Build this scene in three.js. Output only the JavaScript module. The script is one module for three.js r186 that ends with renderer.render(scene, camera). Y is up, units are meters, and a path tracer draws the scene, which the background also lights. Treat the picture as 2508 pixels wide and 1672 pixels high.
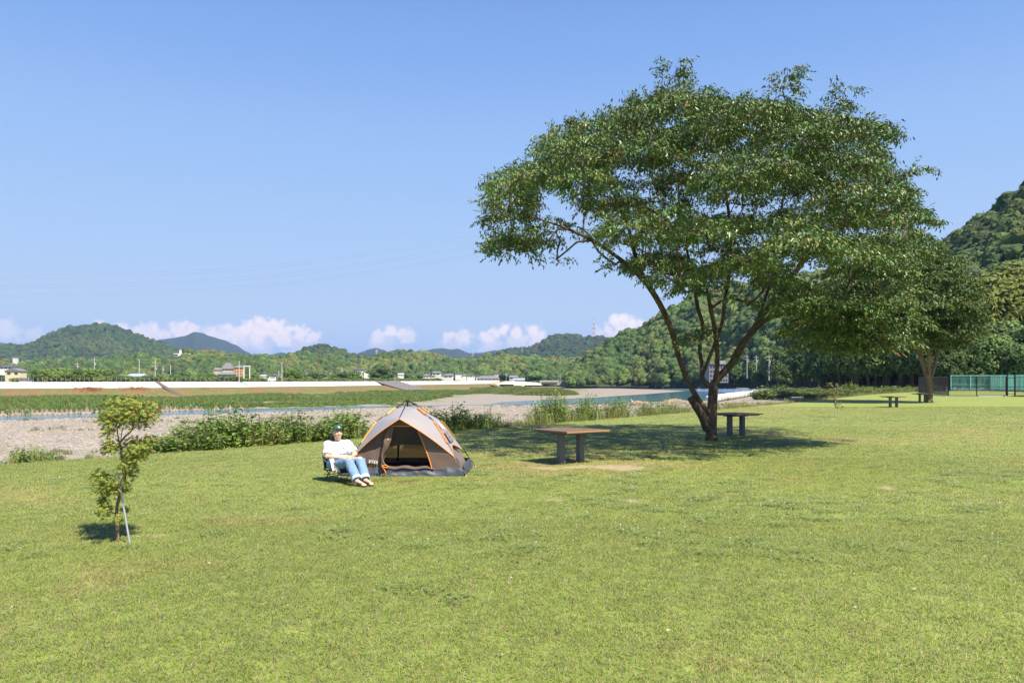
import * as THREE from 'three';
import { mergeGeometries } from 'three/addons/utils/BufferGeometryUtils.js';

// ---------------------------------------------------------------- camera, sky, sun, exposure
const F = 1900, HZ = 930, EYE = 1.8;           // focal length and horizon of the photograph, in its pixels
const scene = new THREE.Scene();
const camera = new THREE.PerspectiveCamera(2 * Math.atan(836 / F) * 180 / Math.PI, 2508 / 1672, 0.1, 30000);
camera.position.set(0, EYE, 0);
camera.setViewOffset(2508, 1672, 0, -94, 2508, 1672);
const renderer = new THREE.WebGLRenderer({ antialias: true });
renderer.toneMapping = THREE.LinearToneMapping;
renderer.toneMappingExposure = 1.95;
renderer.shadowMap.enabled = true;
renderer.shadowMap.type = THREE.PCFSoftShadowMap;
const SUNDIR = new THREE.Vector3(0.46, 1, 0.54).normalize();
const sun = new THREE.DirectionalLight(0xfff1dc, 5);
sun.position.copy(SUNDIR).multiplyScalar(120).add(new THREE.Vector3(3, 0, -25));
sun.target.position.set(3, 0, -25);
sun.castShadow = true;
sun.shadow.mapSize.set(4096, 4096);
Object.assign(sun.shadow.camera, { left: -60, right: 60, top: 60, bottom: -60, near: 1, far: 400 });
scene.add(sun, sun.target);
scene.fog = new THREE.FogExp2(0x8cb8ff, 0.000075);

// ---------------------------------------------------------------- random numbers, noise, shorthand
const rng = (s) => () => { s |= 0; s = s + 0x6D2B79F5 | 0; let t = Math.imul(s ^ s >>> 15, 1 | s); t = t + Math.imul(t ^ t >>> 7, 61 | t) ^ t; return ((t ^ t >>> 14) >>> 0) / 4294967296; };
const { sin, cos, PI, abs, min, max, sqrt, floor, hypot, exp, atan2, atan, pow } = Math;
const V = (x, y, z) => new THREE.Vector3(x, y, z);
const clamp = (v, a = 0, b = 1) => v < a ? a : v > b ? b : v;
const lerp = (a, b, t) => a + (b - a) * t;
const ss = (a, b, v) => { const t = clamp((v - a) / (b - a)); return t * t * (3 - 2 * t); };
const h3 = (x, y, z) => { let n = Math.imul(x, 374761393) + Math.imul(y, 668265263) + Math.imul(z, 2147483647 ^ 1274126177); n = Math.imul(n ^ n >>> 13, 1274126177); return ((n ^ n >>> 16) >>> 0) / 4294967296; };
function n3(x, y, z) {
  const i = floor(x), j = floor(y), k = floor(z); let u = x - i, v = y - j, w = z - k;
  u = u * u * (3 - 2 * u); v = v * v * (3 - 2 * v); w = w * w * (3 - 2 * w);
  const L = (a, b, t) => a + (b - a) * t;
  return L(L(L(h3(i, j, k), h3(i + 1, j, k), u), L(h3(i, j + 1, k), h3(i + 1, j + 1, k), u), v), L(L(h3(i, j, k + 1), h3(i + 1, j, k + 1), u), L(h3(i, j + 1, k + 1), h3(i + 1, j + 1, k + 1), u), v), w);
}
const n2 = (x, y, s = 0) => {
  const i = floor(x), j = floor(y); let u = x - i, v = y - j; u = u * u * (3 - 2 * u); v = v * v * (3 - 2 * v);
  const a = h3(i, j, s), b = h3(i + 1, j, s), c = h3(i, j + 1, s), d = h3(i + 1, j + 1, s);
  return a + (b - a) * u + (c - a) * v + (a - b - c + d) * u * v;
};
const fbm = (x, y, o = 4, s = 0) => { let t = 0, a = 0.5, n = 0; for (let i = 0; i < o; i++) { t += a * n2(x, y, s + i); n += a; a *= 0.5; x *= 2.03; y *= 2.03; } return t / n; };
// a pixel of the photograph at a distance, or where its ray meets a level
const P = (px, py, d) => V((px - 1254) / F * d, EYE - (py - HZ) / F * d, -d);
const G = (px, py, level = 0) => P(px, py, (EYE - level) * F / (py - HZ));

// ---------------------------------------------------------------- sky: air and low cumulus
{
  const W = 4096, H = 2048, data = new Float32Array(W * H * 4), r = rng(5);
  const E = 1 / 1.95, RAD = 180 / PI;
  const blobs = [];
  const put = (px, py, s, a = 1) => { const az = atan((px - 1254) / F), el = atan((HZ - py) / F * cos(az)); blobs.push([az * RAD, el * RAD, s / F * RAD * cos(az), a]); };
  for (const [x, y, s, a] of [[20, 808, 42, .5], [90, 822, 30, .35], [245, 800, 22, .8], [300, 812, 36, .8], [345, 815, 30, .8], [385, 818, 40, .8], [440, 812, 34, .9], [470, 806, 26, .9], [520, 822, 40, .8], [560, 812, 28, .8], [585, 828, 44, .9],
    [610, 806, 26, 1], [640, 795, 24, 1], [668, 797, 22, 1], [640, 818, 40, 1], [690, 815, 40, 1], [735, 815, 26, .9], [765, 822, 20, .8], [640, 845, 50, .6], [730, 840, 46, .5], [930, 820, 24, .7], [955, 808, 20, .9], [985, 815, 24, .8], [1000, 822, 20, .6],
    [940, 840, 40, .4], [1100, 822, 20, .8], [1135, 822, 26, .8], [1190, 822, 24, .9], [1215, 812, 20, .9], [1235, 804, 18, 1], [1265, 814, 22, 1], [1300, 808, 22, 1], [1310, 825, 30, .9], [1200, 845, 40, .6], [1270, 840, 46, .7], [1340, 842, 26, .6], [1110, 850, 40, .4],
    [1490, 800, 20, .8], [1512, 780, 20, 1], [1530, 778, 20, 1], [1550, 792, 26, 1], [1572, 794, 16, .9], [1530, 806, 34, .9], [1465, 815, 24, .6], [1500, 828, 36, .6]]) put(x, y, s, a);
  for (let az = -180; az < 180; az += 3.2) if (az < -36 || az > 12) { const n = floor(r() * 5); for (let k = 0; k < n; k++) blobs.push([az + r() * 4, 1.4 + r() * r() * 3.4, 0.6 + r() * 0.9, 0.4 + r() * 0.6]); }
  const cols = Array.from({ length: 360 }, () => []);
  for (const b of blobs) for (let k = -4; k <= 4; k++) cols[((floor(b[0]) + k + 180) % 360 + 360) % 360].push(b);
  const lin = (c) => [c[0], c[1], c[2]];
  const stops = [[-90, .30, .36, .40], [-2, .56, .69, .88], [0, .58, .71, .91], [4, .56, .71, .94], [9, .46, .65, .955], [16, .355, .56, .945], [23, .245, .44, .87], [29, .185, .345, .765], [50, .12, .25, .60], [90, .08, .17, .46]];
  for (let j = 0; j < H; j++) {
    const el = ((j + 0.5) / H - 0.5) * 180;
    let s = 0; while (s < stops.length - 2 && el > stops[s + 1][0]) s++;
    const t = ss(0, 1, (el - stops[s][0]) / (stops[s + 1][0] - stops[s][0])) * 0.35 + 0.65 * clamp((el - stops[s][0]) / (stops[s + 1][0] - stops[s][0]));
    const base = lin([1, 2, 3].map((c) => lerp(stops[s][c], stops[s + 1][c], t)));
    for (let i = 0; i < W; i++) {
      let [R, Gc, B] = base;
      if (el > -0.5 && el < 9) {
        const phi = ((i + 0.5) / W - 0.5) * 2 * PI;                      // three's equirectangular: u = atan2(z, x)
        const ax = cos(phi), az2 = sin(phi), azd = atan2(ax, -az2) * RAD;
        let d = 0;
        const wx = (fbm(azd * 1.1, el * 1.1, 3, 11) - 0.5) * 1.3, wy = (fbm(azd * 1.1, el * 1.1, 3, 31) - 0.5) * 1.0;
        const fine = (fbm(azd * 3.6, el * 3.6, 4, 51) - 0.5) * 0.9;
        for (const [bx, by, br, ba] of cols[((floor(azd) + 180) % 360 + 360) % 360]) {
          let dx = azd + wx * 0.6 - bx; if (dx > 180) dx -= 360; if (dx < -180) dx += 360;
          const dy = (el + wy * 0.5 - by) * (el > by ? 1.15 : 0.8), q = 1 - hypot(dx, dy) / br + fine;
          if (q > 0) d = max(d, ba * ss(0, 0.6, q));
        }
        d *= ss(0.3, 3.2, el + wy) * 0.88;
        const shade = 0.93 + 0.07 * ss(-0.25, 0.3, fine + wy * 0.3);
        R = lerp(R, 1.22 * shade, d); Gc = lerp(Gc, 1.08 * shade, d); B = lerp(B, 1.08 * shade, d);
      }
      const o = (j * W + i) * 4; data[o] = R * E; data[o + 1] = Gc * E; data[o + 2] = B * E; data[o + 3] = 1;
    }
  }
  const sky = new THREE.DataTexture(data, W, H, THREE.RGBAFormat, THREE.FloatType);
  sky.mapping = THREE.EquirectangularReflectionMapping; sky.magFilter = THREE.LinearFilter; sky.needsUpdate = true;
  scene.background = sky; scene.environment = sky;
}

// ---------------------------------------------------------------- building helpers
const taken = new Map();
const numbered = (n) => { const k = taken.get(n) ?? 0; taken.set(n, k + 1); return k ? n + '_' + String(k).padStart(3, '0') : n; };
const shadows = (o) => { o.castShadow = o.receiveShadow = true; return o; };
const clean = (g) => { g = g.index ? g.toNonIndexed() : g; for (const k of Object.keys(g.attributes)) if (!['position', 'normal', 'uv', 'color'].includes(k)) g.deleteAttribute(k); if (!g.attributes.normal) g.computeVertexNormals(); return g; };
function join(gs) {
  gs = [gs].flat().map(clean);
  if (gs.length === 1) return gs[0];
  for (const k of ['uv', 'color']) if (!gs.every((g) => g.attributes[k])) gs.forEach((g) => g.deleteAttribute(k));
  return mergeGeometries(gs);
}
function part(name, gs, m, parent) { const o = shadows(new THREE.Mesh(Array.isArray(gs) ? join(gs) : gs, m)); o.name = name; parent.add(o); return o; }
function tag(o, label, category, group) { Object.assign(o.userData, { label, category }); if (group) o.userData.group = group; return o; }
function thing(name, label, category, pos = V(0, 0, 0), turn = 0, group) { const o = new THREE.Group(); o.name = numbered(name); o.position.copy(pos); o.rotation.y = turn; scene.add(o); return tag(o, label, category, group); }
function single(name, gs, m, label, category, group) { return tag(part(numbered(name), gs, m, scene), label, category, group); }
function setting(name, gs, m) { const o = part(numbered(name), gs, m, scene); o.userData.kind = 'structure'; return o; }
function copy(root, pos, turn = 0, scale = 1, label, group) {
  const r = root.clone(); r.userData = { ...root.userData }; r.name = numbered(root.name.replace(/_\d{3}$/, '')); r.position.copy(pos); r.rotation.y = turn;
  Array.isArray(scale) ? r.scale.set(...scale) : r.scale.setScalar(scale); scene.add(r);
  if (label) r.userData.label = label; if (group) r.userData.group = group; return r;
}
function swarm(name, geo, m, list, parent = scene, label, category) {   // list of [matrix, colour]
  const o = shadows(new THREE.InstancedMesh(geo, m, list.length)); o.name = parent === scene ? numbered(name) : name;
  list.forEach(([mt, c], i) => { o.setMatrixAt(i, mt); if (c) o.setColorAt(i, c); });
  o.userData.kind = 'stuff'; if (label) tag(o, label, category); parent.add(o); return o;
}
const M4 = (p, q, s) => new THREE.Matrix4().compose(p, q, typeof s === 'number' ? V(s, s, s) : s);
const qY = (a) => new THREE.Quaternion().setFromAxisAngle(V(0, 1, 0), a);
const box = (w, h, d, x = 0, y = 0, z = 0, ry = 0) => { const g = new THREE.BoxGeometry(w, h, d); if (ry) g.rotateY(ry); return g.translate(x, y, z); };
// a tube of changing radius through points
function limb(pts, radii, sides = 7, cap = true) {
  pts = pts.map((p) => Array.isArray(p) ? V(...p) : p);
  const pos = [], nor = [], uv = [], idx = []; let up = V(0.31, 0.2, 0.93), len = 0;
  for (let i = 0; i < pts.length; i++) {
    const t = pts[min(i + 1, pts.length - 1)].clone().sub(pts[max(i - 1, 0)]).normalize();
    up = up.clone().addScaledVector(t, -up.dot(t)); if (up.lengthSq() < 1e-5) up.set(t.y, t.z, -t.x).addScaledVector(t, -up.dot(t)); up.normalize();
    const b = t.clone().cross(up), r = Array.isArray(radii) ? radii[i] : radii; if (i) len += pts[i].distanceTo(pts[i - 1]);
    for (let k = 0; k <= sides; k++) { const a = k / sides * 2 * PI, n = up.clone().multiplyScalar(cos(a)).addScaledVector(b, sin(a)); pos.push(pts[i].x + n.x * r, pts[i].y + n.y * r, pts[i].z + n.z * r); nor.push(n.x, n.y, n.z); uv.push(k / sides * 6.28 * r, len); }
  }
  for (let i = 0; i + 1 < pts.length; i++) for (let k = 0; k < sides; k++) { const a = i * (sides + 1) + k, c = a + sides + 1; idx.push(a, a + 1, c, a + 1, c + 1, c); }
  if (cap) for (const e of [0, pts.length - 1]) { const c = pos.length / 3; pos.push(pts[e].x, pts[e].y, pts[e].z); const t = e ? pts[e].clone().sub(pts[e - 1]) : pts[0].clone().sub(pts[1]); t.normalize(); nor.push(t.x, t.y, t.z); uv.push(0, 0); for (let k = 0; k < sides; k++) { const a = e * (sides + 1) + k; e ? idx.push(a, a + 1, c) : idx.push(a + 1, a, c); } }
  const g = new THREE.BufferGeometry();
  g.setAttribute('position', new THREE.Float32BufferAttribute(pos, 3)); g.setAttribute('normal', new THREE.Float32BufferAttribute(nor, 3)); g.setAttribute('uv', new THREE.Float32BufferAttribute(uv, 2)); g.setIndex(idx);
  return g;
}
const smooth = (pts, n) => new THREE.CatmullRomCurve3(pts.map((p) => Array.isArray(p) ? V(...p) : p), false, 'centripetal').getPoints(n);
// a sheet u,v -> point
function sheet(fn, nu, nv, uvScale = 1) {
  const pos = [], uv = [], idx = [];
  for (let j = 0; j <= nv; j++) for (let i = 0; i <= nu; i++) { const p = fn(i / nu, j / nv); pos.push(p.x, p.y, p.z); uv.push(i / nu * uvScale, j / nv * uvScale); }
  for (let j = 0; j < nv; j++) for (let i = 0; i < nu; i++) { const a = j * (nu + 1) + i, c = a + nu + 1; idx.push(a, a + 1, c, a + 1, c + 1, c); }
  const g = new THREE.BufferGeometry(); g.setAttribute('position', new THREE.Float32BufferAttribute(pos, 3)); g.setAttribute('uv', new THREE.Float32BufferAttribute(uv, 2)); g.setIndex(idx); g.computeVertexNormals(); return g;
}
// triangles collected by hand, with vertex colours
class Tris {
  constructor() { this.p = []; this.c = []; this.n = []; }
  tri(a, b, c, col, nrm) { const n = nrm ?? b.clone().sub(a).cross(c.clone().sub(a)).normalize(); for (const v of [a, b, c]) { this.p.push(v.x, v.y, v.z); this.n.push(n.x, n.y, n.z); this.c.push(...col); } }
  quad(a, b, c, d, col, nrm) { this.tri(a, b, c, col, nrm); this.tri(a, c, d, col, nrm); }
  geo() { const g = new THREE.BufferGeometry(); g.setAttribute('position', new THREE.Float32BufferAttribute(this.p, 3)); g.setAttribute('normal', new THREE.Float32BufferAttribute(this.n, 3)); g.setAttribute('color', new THREE.Float32BufferAttribute(this.c, 3)); return g; }
}
// smooth surface round a distance field (surface nets)
function surf(f, lo, hi, cell) {
  const n = [0, 1, 2].map((k) => Math.ceil((hi[k] - lo[k]) / cell) + 1), at = (i, j, k) => (k * n[1] + j) * n[0] + i, val = new Float32Array(n[0] * n[1] * n[2]);
  const B = 4, far = cell * B * 0.87 * 1.35 + 0.03;      // blocks far from the surface are filled without a closer look
  for (let k = 0; k < n[2]; k += B) for (let j = 0; j < n[1]; j += B) for (let i = 0; i < n[0]; i += B) {
    const c = f(lo[0] + (i + B / 2) * cell, lo[1] + (j + B / 2) * cell, lo[2] + (k + B / 2) * cell), skip = abs(c) > far;
    for (let w = k; w < min(k + B, n[2]); w++) for (let v = j; v < min(j + B, n[1]); v++) for (let u = i; u < min(i + B, n[0]); u++) val[at(u, v, w)] = skip ? c : f(lo[0] + u * cell, lo[1] + v * cell, lo[2] + w * cell);
  }
  const id = new Int32Array(val.length).fill(-1), pos = [], nor = [], idx = [];
  for (let k = 0; k < n[2] - 1; k++) for (let j = 0; j < n[1] - 1; j++) for (let i = 0; i < n[0] - 1; i++) {
    let x = 0, y = 0, z = 0, c = 0;
    const e = (a, b, c2, d, e2, f2) => { const u = val[at(i + a, j + b, k + c2)], v = val[at(i + d, j + e2, k + f2)]; if ((u < 0) !== (v < 0)) { const t = u / (u - v); x += a + (d - a) * t; y += b + (e2 - b) * t; z += c2 + (f2 - c2) * t; c++; } };
    for (const a of [0, 1]) for (const b of [0, 1]) { e(0, a, b, 1, a, b); e(a, 0, b, a, 1, b); e(a, b, 0, a, b, 1); }
    if (!c) continue;
    const X = lo[0] + (i + x / c) * cell, Y = lo[1] + (j + y / c) * cell, Z = lo[2] + (k + z / c) * cell, h = cell * 0.5;
    const g = V(f(X + h, Y, Z) - f(X - h, Y, Z), f(X, Y + h, Z) - f(X, Y - h, Z), f(X, Y, Z + h) - f(X, Y, Z - h)).normalize();
    id[at(i, j, k)] = pos.length / 3; pos.push(X, Y, Z); nor.push(g.x, g.y, g.z);
  }
  const q = (a, b, c, d, flip) => { if (min(a, b, c, d) < 0) return; flip ? idx.push(a, c, b, a, d, c) : idx.push(a, b, c, a, c, d); };
  for (let k = 1; k < n[2] - 1; k++) for (let j = 1; j < n[1] - 1; j++) for (let i = 1; i < n[0] - 1; i++) {
    const s = val[at(i, j, k)] < 0;
    if (s !== val[at(i + 1, j, k)] < 0) q(id[at(i, j - 1, k - 1)], id[at(i, j, k - 1)], id[at(i, j, k)], id[at(i, j - 1, k)], !s);
    if (s !== val[at(i, j + 1, k)] < 0) q(id[at(i - 1, j, k - 1)], id[at(i - 1, j, k)], id[at(i, j, k)], id[at(i, j, k - 1)], !s);
    if (s !== val[at(i, j, k + 1)] < 0) q(id[at(i - 1, j - 1, k)], id[at(i, j - 1, k)], id[at(i, j, k)], id[at(i - 1, j, k)], !s);
  }
  const g = new THREE.BufferGeometry(); g.setAttribute('position', new THREE.Float32BufferAttribute(pos, 3)); g.setAttribute('normal', new THREE.Float32BufferAttribute(nor, 3)); g.setIndex(idx); return g;
}
// tapered capsule distance and smooth union
function cap(x, y, z, a, b, ra, rb) { const ux = b.x - a.x, uy = b.y - a.y, uz = b.z - a.z, px = x - a.x, py = y - a.y, pz = z - a.z, t = clamp((px * ux + py * uy + pz * uz) / (ux * ux + uy * uy + uz * uz + 1e-9)); return hypot(px - ux * t, py - uy * t, pz - uz * t) - (ra + (rb - ra) * t); }
const smin = (a, b, k) => { const h = max(k - abs(a - b), 0) / k; return min(a, b) - h * h * k * 0.25; };

const lin = (r, g, b) => new THREE.Color().setRGB(r, g, b);
const mat = (c, o = {}) => new THREE.MeshStandardMaterial({ color: Array.isArray(c) ? lin(...c) : c, roughness: 0.85, ...o });
const leafMat = (c, t = 0.35, rough = 0.7) => new THREE.MeshPhysicalMaterial({ color: lin(...c), roughness: rough, transmission: t, thickness: 0, vertexColors: true, side: THREE.DoubleSide, specularIntensity: 0.5 });
function tex(w, h, fn, srgb = true, rep) {   // fn(u, v) -> [r, g, b] 0..1
  const d = new Uint8Array(w * h * 4);
  for (let j = 0; j < h; j++) for (let i = 0; i < w; i++) { const c = fn(i / w, j / h, i, j), o = (j * w + i) * 4; d[o] = clamp(c[0]) * 255; d[o + 1] = clamp(c[1]) * 255; d[o + 2] = clamp(c[2]) * 255; d[o + 3] = 255; }
  const t = new THREE.DataTexture(d, w, h); t.wrapS = t.wrapT = THREE.RepeatWrapping; t.magFilter = THREE.LinearFilter; if (srgb) t.colorSpace = THREE.SRGBColorSpace; if (rep) t.repeat.set(...rep); t.needsUpdate = true; return t;
}
const toS = (c) => c.map((v) => v <= 0.0031308 ? v * 12.92 : 1.055 * pow(v, 1 / 2.4) - 0.055);
// tileable grain for fabric, concrete, wood
const grain = tex(256, 256, (u, v, i, j) => { const a = h3(i, j, 3), b = h3(i >> 2, j >> 2, 4), c = h3(i >> 4, j >> 4, 9), g = 0.8 + 0.2 * (a * 0.4 + b * 0.3 + c * 0.3); return [g, g, g]; });
const bumpy = tex(256, 256, (u, v, i, j) => { const g = 0.5 * h3(i, j, 13) + 0.5 * h3(i >> 2, j >> 2, 14); return [g, g, g]; }, false);
// ---------------------------------------------------------------- plan of the place, from pixels on known levels
const WATER = -4.5;
const xz = (list, level) => list.map(([px, py]) => { const p = G(px, py, level); return [p.x, p.z]; });
const RIVER = xz([[-420, 1052], [-150, 1036], [0, 1030], [400, 1018], [600, 1011], [800, 1004], [960, 998], [1100, 994.5], [1200, 993], [1353, 992], [1450, 991], [1540, 988], [1690, 987], [1763, 981], [1850, 966], [1912, 957], [1925, 951.5], [1800, 951], [1650, 951], [1560, 951.3], [1610, 953.5], [1682, 957.3],
  [1600, 964], [1450, 974], [1380, 977], [1240, 984], [1200, 990.5], [1100, 992.3], [960, 994], [800, 997], [600, 1001.5], [400, 1006], [0, 1019], [-150, 1025], [-420, 1040]], WATER);
const SAND = xz([[950, 993.5], [1050, 983], [1130, 968], [1230, 964], [1290, 968], [1400, 968], [1422, 957], [1440, 951], [1560, 947], [1620, 947], [1700, 957], [1610, 967], [1450, 978], [1240, 988], [1100, 993]], -4.2);
const EDGE = [[-60, 42], [-42, 20], [-25.5, 0.5], [-10.9, -16.5], [-6.8, -21.1], [-1.9, -27.4], [10.1, -43.3], [26, -67], [46, -97.7], [62, -117], [85, -135], [130, -150]];   // rim of the lawn
const LEVEE = [[-330, 268], [-150, 258], [0, 253], [150, 259], [300, 270], [450, 284], [600, 305], [700, 323], [800, 350], [900, 387], [1000, 432], [1080, 480], [1150, 540], [1195, 582]].map(([px, d]) => [(px - 1254) / F * d, -d]);
const segD = (x, z, a, b) => { const ux = b[0] - a[0], uz = b[1] - a[1], t = clamp(((x - a[0]) * ux + (z - a[1]) * uz) / (ux * ux + uz * uz)); return hypot(x - a[0] - ux * t, z - a[1] - uz * t); };
function polyD(poly, x, z) { let d = 1e9, inside = false; for (let i = 0, j = poly.length - 1; i < poly.length; j = i++) { const a = poly[j], b = poly[i]; d = min(d, segD(x, z, a, b)); if ((a[1] > z) !== (b[1] > z) && x < (b[0] - a[0]) * (z - a[1]) / (b[1] - a[1]) + a[0]) inside = !inside; } return inside ? -d : d; }
function lineD(line, x, z) { let d = 1e9, s = 1; for (let i = 0; i + 1 < line.length; i++) { const a = line[i], b = line[i + 1], e = segD(x, z, a, b); if (e < d - 1e-9) { d = e; s = (b[0] - a[0]) * (z - a[1]) - (b[1] - a[1]) * (x - a[0]) > 0 ? 1 : -1; } } return d * s; }
const lawnD = (x, z) => -lineD(EDGE, x, z);      // > 0 outside the lawn, towards the river
const leveeD = (x, z) => lineD(LEVEE, x, z);     // > 0 on the river side
function ground(x, z) {                           // height of the river bed and its banks
  const dl = lawnD(x, z), dr = polyD(RIVER, x, z), dv = leveeD(x, z);
  let h = WATER + clamp(dr * (dr < 0 ? 0.2 : 0.022), -0.9, 0.42) + (dr > 2 ? (fbm(x * 0.05, z * 0.05, 3, 2) - 0.45) * 0.5 * ss(8, 30, dr) : 0);
  if (dr > 0) h = max(h, WATER + 0.02);
  const rim = ss(11, 0, dl + (fbm(x * 0.12, z * 0.12, 2, 7) - 0.5) * 2 * ss(0, 2, dl));
  h = lerp(h, -0.14, dl < 0 ? 1 : rim);
  if (x < 20 && dv < 16) h = lerp(h, -3.9, ss(16, 9, dv));
  return h;
}

// ---------------------------------------------------------------- the setting
const base = new THREE.PlaneGeometry(16000, 16000).rotateX(-PI / 2).translate(0, -5.7, 0);
setting('ground', base, mat([0.10, 0.12, 0.05]));

const MIDR = (() => { const l = [[-420, 1046], [-150, 1030], [0, 1024], [400, 1012], [600, 1006], [800, 1000], [960, 996], [1100, 993.3], [1200, 992], [1380, 984], [1450, 981], [1600, 973], [1763, 962], [1925, 954]]; return l.map(([a, b]) => { const p = G(a, b, WATER); return [p.x, p.z]; }); })();
// river bed: one sheet of relief with a map of what lies on it
const BX0 = -270, BX1 = 300, BZ0 = -8, BZ1 = -680;
{
  const xs = [], zs = [];
  for (let i = 0; i <= 250; i++) xs.push(lerp(BX0, BX1, i / 250));
  for (let i = 0; i <= 300; i++) { const t = i / 300; zs.push(lerp(BZ0, BZ1, 0.45 * t + 0.55 * t * t)); }
  const pos = [], uv = [], idx = [], nx = xs.length;
  for (const z of zs) for (const x of xs) { pos.push(x, ground(x, z), z); uv.push((x - BX0) / (BX1 - BX0), (z - BZ0) / (BZ1 - BZ0)); }
  for (let j = 0; j + 1 < zs.length; j++) for (let i = 0; i + 1 < nx; i++) { const a = j * nx + i, c = a + nx; idx.push(a, a + 1, c, a + 1, c + 1, c); }
  const g = new THREE.BufferGeometry(); g.setAttribute('position', new THREE.Float32BufferAttribute(pos, 3)); g.setAttribute('uv', new THREE.Float32BufferAttribute(uv, 2)); g.setIndex(idx); g.computeVertexNormals();
  // coarse grids of the distances, read back smoothly
  const N = 340, grid = (fn) => { const a = new Float32Array((N + 1) * (N + 1)); for (let j = 0; j <= N; j++) for (let i = 0; i <= N; i++) a[j * (N + 1) + i] = fn(lerp(BX0, BX1, i / N), lerp(BZ0, BZ1, j / N)); return (u, v) => { const x = clamp(u * N, 0, N - 0.001), y = clamp(v * N, 0, N - 0.001), i = floor(x), j = floor(y), s = x - i, t = y - j, o = j * (N + 1) + i; return lerp(lerp(a[o], a[o + 1], s), lerp(a[o + N + 1], a[o + N + 2], s), t); }; };
  const gR = grid((x, z) => polyD(RIVER, x, z)), gS = grid((x, z) => polyD(SAND, x, z)), gL = grid(lawnD), gV = grid(leveeD);
  const GRAV = [0.29, 0.26, 0.225], SANDC = [0.25, 0.225, 0.19], GREEN = [0.10, 0.15, 0.035], DRY = [0.27, 0.23, 0.11], WET = [0.16, 0.13, 0.10];
  const mix3 = (a, b, t) => [lerp(a[0], b[0], t), lerp(a[1], b[1], t), lerp(a[2], b[2], t)];
  const m = tex(1600, 1800, (u, v, i, j) => {
    const x = lerp(BX0, BX1, u), z = lerp(BZ0, BZ1, v), dr = gR(u, v), ds = gS(u, v), dl = gL(u, v), dv = gV(u, v);
    const a = fbm(x * 0.11, z * 0.11, 4, 3), b = fbm(x * 0.5, z * 0.5, 2, 21), sp = h3(i, j, 77), near = z > -60 - 0 || dl < 130;
    const farside = x < 60 && dv < 120 && dl > 60 ? 1 : 0;
    let c = mix3(GRAV, [0.20, 0.18, 0.155], ss(0.4, 0.7, b) * 0.5);
    c = c.map((q) => q * (0.72 + 0.56 * sp));
    // plants on the gravel, in patches
    let veg = ss(0.58, 0.72, a) * 0.55 + ss(11, 3, dl) * 0.9;
    const side = polyside(x, z);
    if (side > 0) { veg = ss(0.30, 0.46, a + ss(4, 14, dr) * 0.2 - 0.03); }
    if (ds < 2) { const t = ss(2, -4, ds + (a - 0.5) * 14); c = mix3(c, SANDC.map((q) => q * (0.9 + 0.2 * sp)), t); veg *= 1 - t; }
    const gcol = mix3(GREEN, DRY, ss(0.42, 0.62, b + (sp - 0.5) * 0.25));
    c = mix3(c, gcol, clamp(veg) * (0.55 + 0.45 * sp));
    if (dr < 2.2 && dr > -1) c = mix3(c, WET, ss(2.2, 0.2, dr) * 0.75);
    return toS(c);
  });
  m.wrapS = m.wrapT = THREE.ClampToEdgeWrapping;
  setting('river_bed', g, new THREE.MeshStandardMaterial({ map: m, roughness: 0.95 }));
}
// which side of the stream: > 0 beyond it
function polyside(x, z) { const mid = MIDR; for (let i = 0; i + 1 < mid.length; i++) if (x >= mid[i][0] && x <= mid[i + 1][0]) { const t = (x - mid[i][0]) / (mid[i + 1][0] - mid[i][0]); return lerp(mid[i][1], mid[i + 1][1], t) - z; } return x < mid[0][0] ? mid[0][1] - z : 1; }

// river
{
  const wave = tex(512, 512, (u, v) => { let h = 0; for (const [a, b, s] of [[3, 11, .2], [5, 23, .3], [-4, 31, .7], [9, 44, .1], [-7, 17, .5], [13, 61, .9]]) h += sin(2 * PI * (a * u + b * v + s + 0.35 * sin(2 * PI * (2 * u + s)))) / 6; const g = 0.5 + 0.35 * h + 0.15 * (h3(floor(u * 512) >> 1, floor(v * 512) >> 1, 5) - 0.5); return [g, g, g]; }, false, [26, 22]);
  const g = new THREE.PlaneGeometry(420, 520, 1, 1).rotateX(-PI / 2).translate(40, WATER, -330);
  setting('river', g, new THREE.MeshPhysicalMaterial({ color: lin(0.045, 0.14, 0.20), roughness: 0.1, bumpMap: wave, bumpScale: 0.035, specularIntensity: 0.9, ior: 1.33 }));
}

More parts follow.
